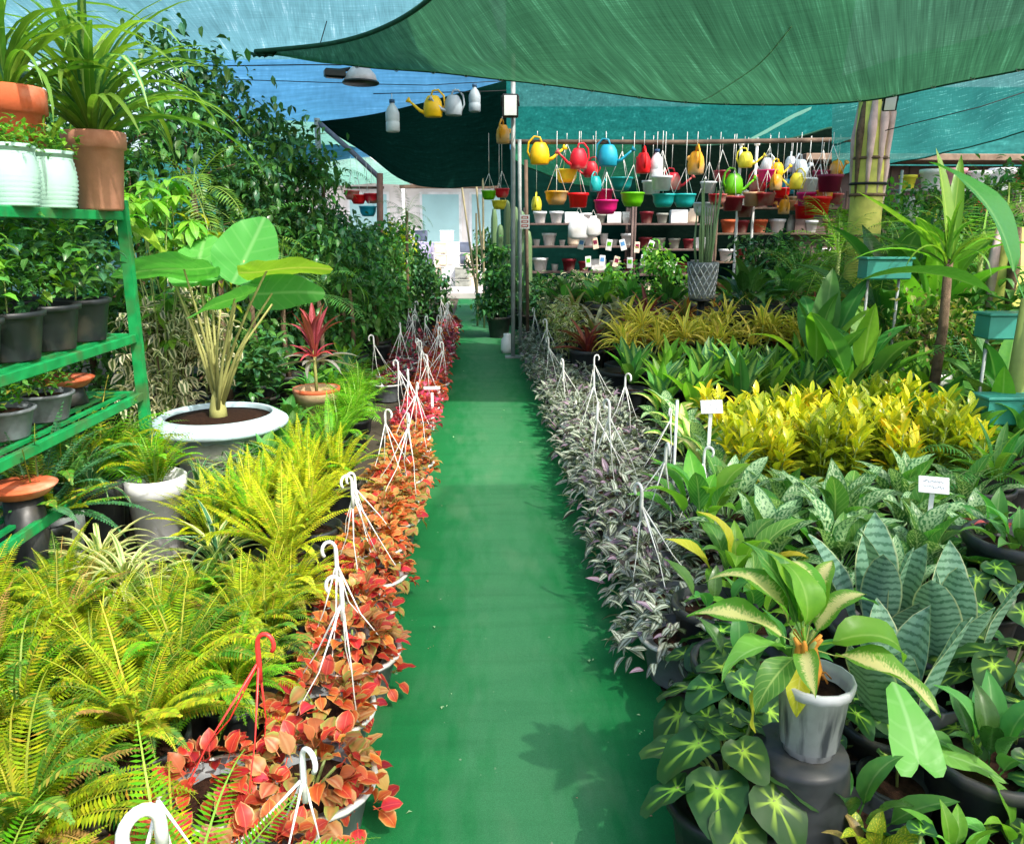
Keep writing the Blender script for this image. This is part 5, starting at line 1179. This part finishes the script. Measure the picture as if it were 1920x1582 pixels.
# ---- dracaena hedge, yellow dracaenas, bromeliads
for r, Y in enumerate([6.05, 6.5, 6.95]):
    for c in range(10):
        X = 1.4+.30*c+(.15 if r % 2 else 0)+jit(.05)
        plant('strap_dracaena', '%s strap leaved dracaena, %s row behind the crotons, %s from the path' % (['green', 'striped green'][(r+c) % 2], ORD1[r], ORD1[c]), 'dracaena', (X, Y+jit(.06), 0), sp_ros, [[strapd, lgreen, mgreen], [lgreen, strapd, strapg]][(r+c) % 2], (r+c) % 3, rnd.uniform(1.0, 1.2), group='strap leaved dracaenas behind the crotons', pot=(.13, .2, black), n=18, key='brd', z0=.24, el=(50, 90))
for r, Y in enumerate([7.4, 7.8]):
    for c in range(7):
        X = 1.3+.34*c+(.17 if r else 0)+jit(.05)
        plant('yellow_dracaena', 'yellow spiky dracaena, %s row before the bromeliads, %s from the path' % (ORD1[r], ORD1[c]), 'dracaena', (X, Y+jit(.05), 0), sp_song, [song], (r+c) % 3, 1.55, group='yellow spiky dracaenas', pot=(.13, .2, black), h=.45)
bw = [('wine red', brom1), ('olive', brom2), ('rust orange', brom3), ('banded grey', brom4), ('golden', song)]
for r, Y in enumerate([8.25, 8.75, 9.25]):
    for c in range(8):
        X = 1.15+.40*c+(.2 if r % 2 else 0)+jit(.06); w, m = bw[(r*3+c*2) % 5]
        plant('bromeliad', '%s bromeliad, %s row behind the yellow dracaenas, %s from the path' % (w, ORD1[r], ORD1[c]), 'bromeliad', (X, Y, 0), sp_ros, [m, m, bw[(r+c) % 4][1]], (r+c) % 3, 1.3, group='bromeliads on the right', pot=(.14, .3+.08*r, black), n=20, z0=.28+.08*r)
for i in range(12):
    X = 1.1+.42*i; w, m = [('dark green', [dgreen, mgreen]), ('bright green', [lgreen, mgreen]), ('mid green', [mgreen])][i % 3]
    plant('leafy_pot', '%s leafy plant in front of the racks, %s from the path' % (w, ORD1[i]), 'potted plant', (X, 10.1+jit(.2), 0), sp_aglao, m, i % 3, 1.3, group='leafy plants in front of the racks', pot=(.15, .55, black), n=20, z0=.5)
for i in range(6):
    plant('cream_vine', 'cream mottled trailing plant on the path side, %s from the camera' % ORD[i], 'plant', (1.0+jit(.06), 8.6+.42*i, 0), sp_bush, [varieg, spiderl], i % 3, 1, group='cream mottled plants beside the post', pot=(.14, .25, black), parts=False, n=230, key='fic', z0=.28, rad=.2, hgt=.55, ls=(.8, 1.3))
# tall cacti and dark plants right of the far path
for i, (px, Y, h, r) in enumerate([(893, 15.2, 2.0, .05), (903, 14.8, 1.7, .06), (915, 14.3, 2.1, .055), (926, 13.8, 1.8, .06), (938, 13.2, 1.9, .06), (948, 12.7, 1.6, .055), (931, 14.6, 2.0, .05)]):
    X = gx(px, Y)+.35; o = thing('cactus', 'tall ribbed green cactus column right of the path end, %s from the camera' % ORD[[6, 5, 3, 2, 1, 0, 4][i]], 'cactus', (X, Y, 0), 0, 'cactus columns by the path end'); add_pot(o, .16, .3, black)
    b = MB(); b.lathe([(r, .25), (r*1.1, h*.5), (r, h*.9), (r*.6, h*.98), (.001, h)], cactm, 16, flute=.18, nf=6); b.obj('column', o)
for i, Y in enumerate([11.2, 12.0, 12.8, 13.8, 14.8]):
    plant('leafy_pot', 'blue green leafy plant at the right edge of the far path, %s from the camera' % ORD[i], 'potted plant', (.95+jit(.05), Y, 0), sp_bush, [bgreen, dgreen], i % 3, 1, group='leafy plants at the far right path edge', pot=(.16, .3, black), parts=False, n=260, key='fic', z0=.3, rad=.24, hgt=.6, ls=(.9, 1.4))
p = A(951, 600, 10.6); o = thing('white_jar', 'small white jar at the foot of the steel post', 'jar', (p.x, 10.6, 0)); b = MB(); b.lathe([(.07, 0), (.085, .05), (.08, .18), (.05, .22), (.05, .26), (.001, .26)], whitem, 14); b.obj('body', o)
# silver vase with tall stems on a stand
p = A(1315, 560, 8.0); o = thing('stand', 'thin dark stand under the silver lattice pot', 'stand', (p.x, 8.0, 0)); b = MB(); b.tube([(0, 0, 0), (0, 0, p.z-.02)], .04, darkm, 8); b.lathe([(.12, p.z-.02), (.12, p.z)], darkm, 16); b.lathe([(.13, 0), (.12, .03), (.03, .05)], darkm, 16); b.obj('pedestal', o)
v = thing('lattice_pot', 'silver pot with a raised lattice and tall thin green stems', 'pot', (p.x, 8.0, p.z+.001)); b = MB(); b.lathe([(.115, 0), (.125, .01), (.15, .34), (.155, .36), (.14, .36), (.13, .30), (.001, .29)], greyp, 24); pt = b.obj('pot', v)
b = MB()
for i in range(14):
    for sg in (-1, 1): b.tube([((.122+.029*j/8)*math.cos(i*.4488+sg*j*.1683), (.122+.029*j/8)*math.sin(i*.4488+sg*j*.1683), .01+.34*j/8) for j in range(9)], .007, silverm, 5)
b.obj('lattice', pt); b = MB(); q = random.Random(4)
for i in range(13):
    a = q.uniform(0, 6.3); x, y = .06*math.cos(a), .06*math.sin(a); L = q.uniform(.55, .95); b.tube([(x, y, .25), (x*1.6, y*1.6, .25+L*.5), (x*2+q.uniform(-.04, .04), y*2, .3+L)], [.013, .012, .004], cactm, 6)
b.obj('stems', v)
# ---- palm trunk with sheaths and other tall things at right
p = A(1622, 400, 9.15); pt = thing('palm_tree', 'thick palm trunk with pale pink and yellow green sheaths', 'palm', (p.x, 9.15, 0), 0, None, 1.12)
trk = solid('yellow green palm bark', hx('cccb66'), .6, .3, amt=.3, scale=6, dirt=hx('8f9a4c'), bump=.2); shp = solid('pinkish sheath', hx('cbb0ac'), .7, .3, amt=.3, scale=8, dirt=hx('8f7a68'))
b = MB(); b.tube([(0, 0, 0), (.02, 0, .9), (0, 0, 1.6), (-.02, 0, 2.3), (-.02, 0, 2.68)], [.19, .165, .155, .15, .14], trk, 14); b.obj('trunk', pt)
for i in range(9):
    a = i*.7; z = 1.8+.06*i; b = MB(); b.tube([(.14*math.cos(a), .14*math.sin(a), z-.5), (.15*math.cos(a), .15*math.sin(a), z-.1), (.155*math.cos(a), .155*math.sin(a), z+.25), (.13*math.cos(a), .13*math.sin(a), min(2.66, z+.6))], [.008, .028, .045, .03], [shp, bark, shp, shp][i % 4], 7); b.obj('sheath', pt)
for z in (1.35, 1.75, 2.1): b = MB(); b.lathe([(.165, z), (.178, z+.01), (.165, z+.03)], bark, 14); b.obj('ring', pt)
b = MB(); b.lathe([(.172, 1.86), (.185, 1.87), (.172, 1.885)], ropem, 14); b.obj('strap', pt)
p = A(1895, 520, 6.6); pt = thing('palm_tree', 'second palm trunk at the right picture edge', 'palm', (p.x, 6.6, 0)); b = MB(); b.tube([(0, 0, 0), (0, 0, .8), (0, 0, 1.62)], [.17, .16, .13], trk, 14); b.obj('trunk', pt)
for i in range(6):
    a = i*1.05; z = 1.1; b = MB(); b.tube([(.14*math.cos(a), .14*math.sin(a), z-.3), (.17*math.cos(a), .17*math.sin(a), z+.2), (.15*math.cos(a), .15*math.sin(a), z+.52)], [.012, .05, .02], [shp, bark, trk][i % 3], 7); b.obj('sheath', pt)
# big leaved plants on the right
def bigplant(label, px, py, Y, m, n, s, el=(35, 86), pot=(.17, .3, black), z0=.3, key='big', var=0, name='broadleaf_plant'):
    X = A(px, py, Y).x; return plant(name, label, 'plant', (X, Y, 0), sp_aglao, m, var, s, pot=pot, n=n, z0=z0, key=key, ls=(.75, 1.1), el=el)
bigplant('bird of paradise with upright broad leaves behind the striped hedge', 1545, 560, 6.3, [lgreen, mgreen], 9, 1.25, (55, 86))
bigplant('broad paddle leaved plant left of the white bonsai pot', 1625, 600, 6.0, [mgreen, lgreen], 8, 1.1, (45, 84), var=1)
bigplant('dark paddle leaved plant below the palm trunk', 1690, 480, 7.2, [mgreen, dgreen], 11, 1.7, (40, 86), var=2)
bigplant('dark paddle leaved plant right of the palm trunk', 1770, 470, 6.9, [mgreen, dgreen, lgreen], 11, 1.7, (40, 86), var=0)
bigplant('dark green bush of broad leaves right of the lattice pot', 1405, 470, 8.4, [dgreen, bgreen], 26, 1.6, (5, 84), (.2, .5, black), .52, 'agl', 1, 'dark_bush')
bigplant('dark mottled bush behind the bird of paradise', 1480, 470, 8.9, [dgreen, mgreen], 24, 1.6, (5, 84), (.2, .5, black), .5, 'agl', 2, 'dark_bush')
bigplant('broad leaved plant at the right edge behind the crotons', 1885, 700, 5.4, [mgreen, dgreen], 12, 1.0, (25, 80), var=1)
bigplant('green plant at the right edge beside the crotons', 1880, 800, 4.7, [mgreen, lgreen], 12, .8, (20, 80), var=2)
bigplant('grassy green plant at the right edge above the aglaonemas', 1870, 880, 4.0, [mgreen, strapg], 16, 1.0, (20, 80), key='str', var=0)
X = A(1790, 400, 5.7).x; o = thing('spiky_dracaena', 'tall spiky dracaena with sword leaves before the turquoise roof', 'plant', (X, 5.7, 0)); add_pot(o, .2, .4, black)
grow(o, sp_ros, [strapg, lgreen], 2, True, n=22, key='dra', z0=1.35, el=(15, 90), ls=(.6, .95)); b = MB(); b.tube([(0, 0, .3), (.02, 0, .9), (0, 0, 1.4)], [.04, .035, .03], bark, 8); b.obj('trunk', o)
T('sword', leaf_t, .75, .10, .4, .7, 12, .25, 8, 3, base=.6)
for az, e in ((20, 78), (75, 40), (-30, 70)): link('leaf', leafmesh('sword', strapg), o, MX((0, 0, 1.38), R(az), R(e), 0, 1.1))
T('ban', leaf_t, 1.0, .42, .5, .65, 50, .1, 10, 5, .02, .25, sw=.012)
p = A(1905, 470, 4.7); o = thing('banana_plant', 'huge soft green banana leaf at the right picture edge', 'plant', (p.x+.12, 4.7, 0)); add_pot(o, .2, .4, black)
b = MB(); b.tube([(0, 0, .3), (0, 0, 1.2)], [.06, .04], petg, 8); b.obj('trunk', o)
for az, e, s in ((25, 62, .95), (-60, 40, .9), (70, 20, .8), (-150, 30, .8)): link('leaf', leafmesh('ban', mgreen), o, MX((0, 0, 1.15), R(az), R(e), R(10), s))
for i, (px, py, Y, z, s, lb) in enumerate([(1560, 480, 7.4, .9, .75, 'arching palm clump left of the palm trunk'), (1840, 590, 5.9, .55, .7, 'blue green fan of palm fronds at the right edge'), (1700, 420, 8.6, 1.2, .8, 'arching palm fronds right of the palm trunk'), (1840, 880, 3.9, .35, .45, 'small palm seedling right of the aglaonemas')]):
    p = A(px, py, Y); plant('palm', lb, 'palm', (p.x, Y, 0), sp_palm, [[strapg, lgreen], [bgreen, mgreen], [strapg, mgreen], [mgreen]][i], i % 3, 1, pot=(.17, .3, black), n=10, z0=z, ls=(s*.7, s*1.1), el=(5, 75))
# bonsai in white pot
p = A(1732, 700, 6.2); o = tree('bonsai', 'brown leaved bonsai in a low white pot', (p.x, 6.2, 0), [leafmat('brown olive leaf', hx('8a7a48'), hx('7a8a4c'), val=.3), gfern], 1.1, .42, 800, 'sml', .6, (.8, 1.3), 77, pot=False, group='plants in white pots'); add_pot(o, .20, .5, whitep, 'clay')
# teal trays
for i, (px, py, Y, wd, lb) in enumerate([(1660, 490, 6.4, .36, 'teal planter box beside the palm trunk foot'), (1885, 595, 5.2, .3, 'teal planter box at the right picture edge, upper'), (1885, 750, 4.6, .3, 'teal planter box at the right picture edge, lower')]):
    p = A(px, py, Y); t = thing('planter_box', lb, 'planter box', (p.x, Y, 0)); b = MB(); tm = solid('teal planter plastic', hx('3f9a8a'), .4, .4, scale=6, amt=.15, trans=.2)
    b.box((0, 0, p.z-.06), (wd, .16, .16), tm, bev=.01); b.box((0, 0, p.z+.025), (wd+.03, .19, .018), tm, bev=.004); b.obj('box', t)
    b = MB(); b.tube([(-wd*.35, 0, 0), (-wd*.35, 0, p.z-.1)], .012, steel, 5); b.tube([(wd*.35, 0, 0), (wd*.35, 0, p.z-.1)], .012, steel, 5); b.obj('legs', t)
# anthurium with pink flower
p = A(1868, 965, 3.15); o = plant('anthurium', 'anthurium with a pink red flower at the right edge', 'plant', (p.x, 3.15, 0), sp_aglao, [mgreen, dgreen], 1, .9, pot=(.14, .3, black), n=9, z0=.28)
b = MB()
for i in range(3): V, Fc, U = TM['agl%d' % i]; b.raw(V, Fc, U, solid('salmon flower', hx('c8605c'), .5, .3, trans=.3), MX((-.05+.04*i, -.12, .42+.02*i), 1.2+i, R(20), 0, .35))
b.tube([(0, 0, .28), (-.03, -.11, .42)], .004, petg, 5); b.obj('flower', o)
# fillers further right and back so the beds close
for i in range(10):
    X = 4.3+.5*(i % 5); Y = 6.2+1.5*(i//5)
    plant('leafy_pot', '%s bushy plant in the far right bed, %s row, %s from the path' % (['dark green', 'mid green'][i % 2], ['front', 'back'][i//5], ORD1[i % 5]), 'potted plant', (X, Y, 0), sp_bush, [[dgreen, mgreen], [mgreen, lgreen]][i % 2], i % 3, 1.2, group='bushy plants of the far right bed', pot=(.16, .3, black), parts=False, n=280, key='fic', z0=.35, rad=.28, hgt=.7, ls=(1, 1.6))
for i in range(8):
    X = 2.9+.34*(i % 4); Y = 4.5+.75*(i//4)
    plant('leafy_pot', '%s plant right of the crotons, %s row, %s from the crotons' % (['green', 'dark green'][i % 2], ['front', 'back'][i//4], ORD1[i % 4]), 'potted plant', (X, Y, 0), sp_aglao, [[mgreen, lgreen], [dgreen, mgreen]][i % 2], i % 3, 1.15, group='green plants right of the crotons', pot=(.15, .25, black), n=16, z0=.24)

# brown shed with a timber eave behind the far right rack
shd = thing('timber_shed', 'brown timber shed wall with a pale eave behind the far right rack', 'shed', (8.5, 13.2, 0))
for i in range(22): b = MB(); b.box((-3.2+.3*i, 0, 1.3), (.285, .04, 2.6), brownw, bev=.006); b.obj('plank', shd)
b = MB(); b.box((.1, -.25, 2.68), (7.2, .8, .1), solid('pale eave', hx('8f7a68'), .8, .2, dirt=hx('6a5444')), bev=.01); b.obj('eave', shd)
sheet('teal shade cloth screen closing the yard far right', [Vector((4.5, 17, 0)), Vector((9, 17, 0)), Vector((14, 16, 0)), Vector((14, 8, 0))], [Vector((4.5, 17, 4.2)), Vector((9, 17, 4.4)), Vector((14, 16, 4.4)), Vector((14, 8, 4.2))], n_teal, 20, 8, 0, .03, None, (), 13, 'screen_net', 'shade net')

# ---- taller foliage that closes the back right, in front of the racks
for i, (px, py, Y, z0, sc, m, lb) in enumerate([(1580, 400, 8.6, 1.35, 1.1, [lgreen, strapg], 'pale arching palm before the foot of the palm trunk'), (1500, 430, 9.2, 1.1, 1.0, [mgreen, strapg], 'arching palm left of the trunk above the dark bush'),
        (1680, 420, 7.6, 1.2, 1.0, [strapg, mgreen], 'broad arching palm right of the trunk'), (1750, 380, 8.4, 1.45, 1.1, [mgreen, dgreen], 'tall palm behind the spiky dracaena'), (1850, 400, 7.4, 1.35, 1.1, [strapg, lgreen], 'tall palm between the spiky dracaena and the picture edge'), (1900, 330, 8.6, 1.7, 1.1, [mgreen, strapg], 'highest palm crown at the right picture edge')]):
    p = A(px, py, Y); o = plant('palm', lb, 'palm', (p.x, Y, 0), sp_palm, m, i % 3, 1, pot=(.18, .3, black), n=12, z0=z0, ls=(sc*.6, sc), el=(0, 78))
    b = MB(); b.tube([(0, 0, .2), (.02, 0, z0*.6), (0, 0, z0+.03)], [.035, .03, .022], petg, 7); b.obj('trunk', o)
for i, (px, py, Y, m, lb) in enumerate([(1420, 440, 10.0, [dgreen, bgreen], 'dark shrub under the peach hanging pot'), (1240, 480, 10.6, [mgreen, lgreen], 'fresh green shrub left of the lattice pot'), (1500, 455, 9.8, [dgreen, mgreen], 'dark shrub under the lemon watering cans'), (1160, 505, 10.6, [lgreen, mgreen], 'low bright shrub before the grey rack'), (1065, 520, 10.7, [mgreen, varieg], 'low mixed shrub before the brown rack'),
        (1610, 470, 9.4, [mgreen, lgreen], 'leafy shrub behind the palm trunk'), (1700, 450, 9.0, [dgreen, mgreen], 'dark leafy shrub before the far right rack'), (1790, 450, 8.8, [mgreen, lgreen], 'bright shrub before the far right rack'), (1880, 460, 8.2, [dgreen, lgreen], 'leafy shrub before the right end of the far rack'), (1930, 560, 6.9, [mgreen, dgreen], 'dense shrub at the right picture edge')]):
    p = A(px, py, Y); tree('leafy_shrub', lb, (p.x, Y, 0), m, p.z+.05, .42, 900, 'fic', .35, (.9, 1.6), 200+i, group='shrubs of the back right')
# ---- fresh small plants filling the right foreground
for i, (X, Y, fn, m, lb, kw) in enumerate([(1.02, 1.98, sp_begonia, [begm], 'small veined begonia behind the pale pot', dict(n=12, z0=.18, ls=(.5, .8))), (1.44, 1.84, sp_begonia, [begm], 'small veined begonia right of the arrowhead leaf', dict(n=14, z0=.2, ls=(.6, .9))),
        (1.02, 2.32, sp_aglao, [aglg, mgreen], 'small green aglaonema behind the pale pot', dict(n=14, ls=(.5, .8))), (1.32, 2.75, sp_aglao, [aglm, aglg], 'mottled aglaonema just behind the silver snake plants', dict(n=15, ls=(.6, .9))), (1.02, 2.68, sp_aglao, [aglg, lgreen], 'light green aglaonema beside the nearest silver baskets', dict(n=15, ls=(.6, .9))),
        (1.62, 2.85, sp_aglao, [aglm], 'mottled aglaonema right of the banded snake plant', dict(n=15, ls=(.6, .95))), (1.86, 3.0, sp_aglao, [aglg, aglm], 'aglaonema beside the tall dark pot', dict(n=15, ls=(.6, .9))), (1.28, 1.55, sp_aglao, [syng, lgreen], 'fresh light green plant at the bottom right edge', dict(n=12, ls=(.4, .6))), (.93, 1.42, sp_begonia, [begm], 'tiny begonia at the bottom edge by the upturned pot', dict(n=10, z0=.15, ls=(.5, .7))), (1.55, 1.72, sp_aglao, [aglg, syng], 'bright small plant at the lower right edge', dict(n=14, ls=(.5, .7)))]):
    plant('small_plant', lb, 'plant', (X, Y, 0), fn, m, i % 3, 1, pot=(.12, .19, black), **kw)
# ---- litter on the path
LY = [1.9+10*rnd.random()**1.6 for _ in range(16)]; LO = [ORD[sorted(LY).index(v)] for v in LY]
for i in range(16):
    x = rnd.choice((rnd.uniform(-.34, -.15), rnd.uniform(.2, .56), rnd.uniform(-.3, .55))); y = LY[i]; b = MB(); V, Fc, U = TM['sml%d' % (i % 3)]
    b.raw(V, Fc, U, fm[[2, 1, 0, 2][i % 4]], MX((0, 0, 0), rnd.uniform(0, 6.3), R(8), .15, rnd.uniform(.15, .42))); o = b.obj('leaf_scrap'); o.location = (x, y, .009); tag(o, 'tiny scrap of leaf litter on the green path, %s from the camera' % LO[i], 'leaf scrap', 'tiny leaf litter on the path')

# ---- mixed shrubs with other leaf shapes in front of the dark figs
for i, (px, py, Y, z0, fn, m, lb, kw) in enumerate([(455, 300, 7.0, 1.5, sp_palm, [mgreen, strapg], 'feathery palm rising before the dark figs', dict(n=12, ls=(.45, .75), el=(-15, 80))), (520, 360, 7.4, 1.2, sp_ros, [strapd, dgreen], 'strap leaved dracaena before the dark figs', dict(n=34, key='dra', ls=(.45, .8), el=(-20, 85))),
        (400, 360, 6.4, 1.25, sp_ros, [varieg, strapg], 'cream striped dracaena above the elephant ear', dict(n=30, key='dra', ls=(.35, .6), el=(-25, 85))), (590, 430, 7.8, 1.0, sp_palm, [dgreen, mgreen], 'dark palm left of the red cordyline top', dict(n=12, ls=(.4, .7), el=(-15, 80))), (650, 440, 8.6, 1.0, sp_ros, [mgreen, lgreen], 'fresh strap leaved plant under the red pots', dict(n=28, key='dra', ls=(.35, .6), el=(-20, 85))),
        (350, 220, 6.6, 1.9, sp_palm, [dgreen, strapg], 'drooping palm crown right of the rack top dracaena', dict(n=13, ls=(.5, .8), el=(-30, 75))), (700, 500, 9.4, .75, sp_palm, [mgreen, lgreen], 'low palm among the shrubs near the path', dict(n=11, ls=(.35, .6), el=(-5, 80)))]):
    p = A(px, py, Y); o = plant('palm' if fn is sp_palm else 'dracaena', lb, 'palm' if fn is sp_palm else 'dracaena', (p.x, Y, 0), fn, m, i % 3, 1, pot=(.17, .3, black), z0=z0, **kw)
    b = MB(); b.tube([(0, 0, .2), (.03, 0, z0*.6), (0, 0, z0+.02)], [.03, .024, .02], bark, 7); b.obj('trunk', o)

for i, (px, py, Y, m, cr, lb) in enumerate([(738, 425, 13.4, [dgreen, mgreen], .5, 'shrub crowding the left of the far opening'), (700, 425, 12.3, [dgreen, mgreen], .5, 'dark shrub before the timber post foot'), (768, 455, 14.6, [mgreen, dgreen], .36, 'slim shrub just left of the white shop view'), (915, 440, 15.6, [dgreen, mgreen], .42, 'shrub behind the cactus columns'), (935, 470, 12.2, [mgreen, bgreen], .32, 'shrub between the cacti and the steel post'),
        (1690, 360, 10.4, [mgreen, lgreen], .55, 'tall shrub hiding the left of the far right rack'), (1770, 345, 10.2, [dgreen, mgreen], .55, 'tall dark shrub before the far right rack'), (1850, 350, 10.0, [mgreen, lgreen], .55, 'tall fresh shrub before the right of the rack'), (1920, 330, 9.6, [mgreen, dgreen], .55, 'tall shrub at the picture edge under the turquoise roof'), (1590, 400, 10.4, [lgreen, strapg], .45, 'yellow green shrub beside the palm trunk')]):
    p = A(px, py, Y); tree('tall_shrub', lb, (p.x, Y, 0), m, p.z+.05, cr, 1300, 'fic', .4, (.9, 1.6), 300+i, group='tall shrubs at the back')

for i, (X, Y, lb) in enumerate([(-.76, 2.22, 'short fern between the front bed and the coleus row, nearest of three'), (-.74, 2.55, 'short fern between the front bed and the coleus row, middle of three'), (-.74, 2.9, 'short fern between the front bed and the coleus row, farthest of three')]):
    plant('fern', lb, 'fern', (X, Y, 0), sp_fern, [[yfern, lfern], [yfern, gfern], [afern, yfern]][i], i, .78, pot=(.12, .26, black), n=50, z0=.27, ls=(.5, .9), el=(30, 92), group='short ferns beside the coleus')
for i in range(9):
    Y = 3.9+.62*i; plant('leafy_pot', 'small green foliage plant filling the bed behind the bright ferns, %s from the camera' % ORD[i], 'potted plant', (-1.28-.03*i+jit(.04), 4.75+.36*i, 0), sp_aglao, [[aglg, mgreen], [mgreen, lgreen], [dgreen, mgreen]][i % 3], i % 3, .85, pot=(.12, .18, black), parts=i < 5, n=16, group='small plants behind the bright ferns')
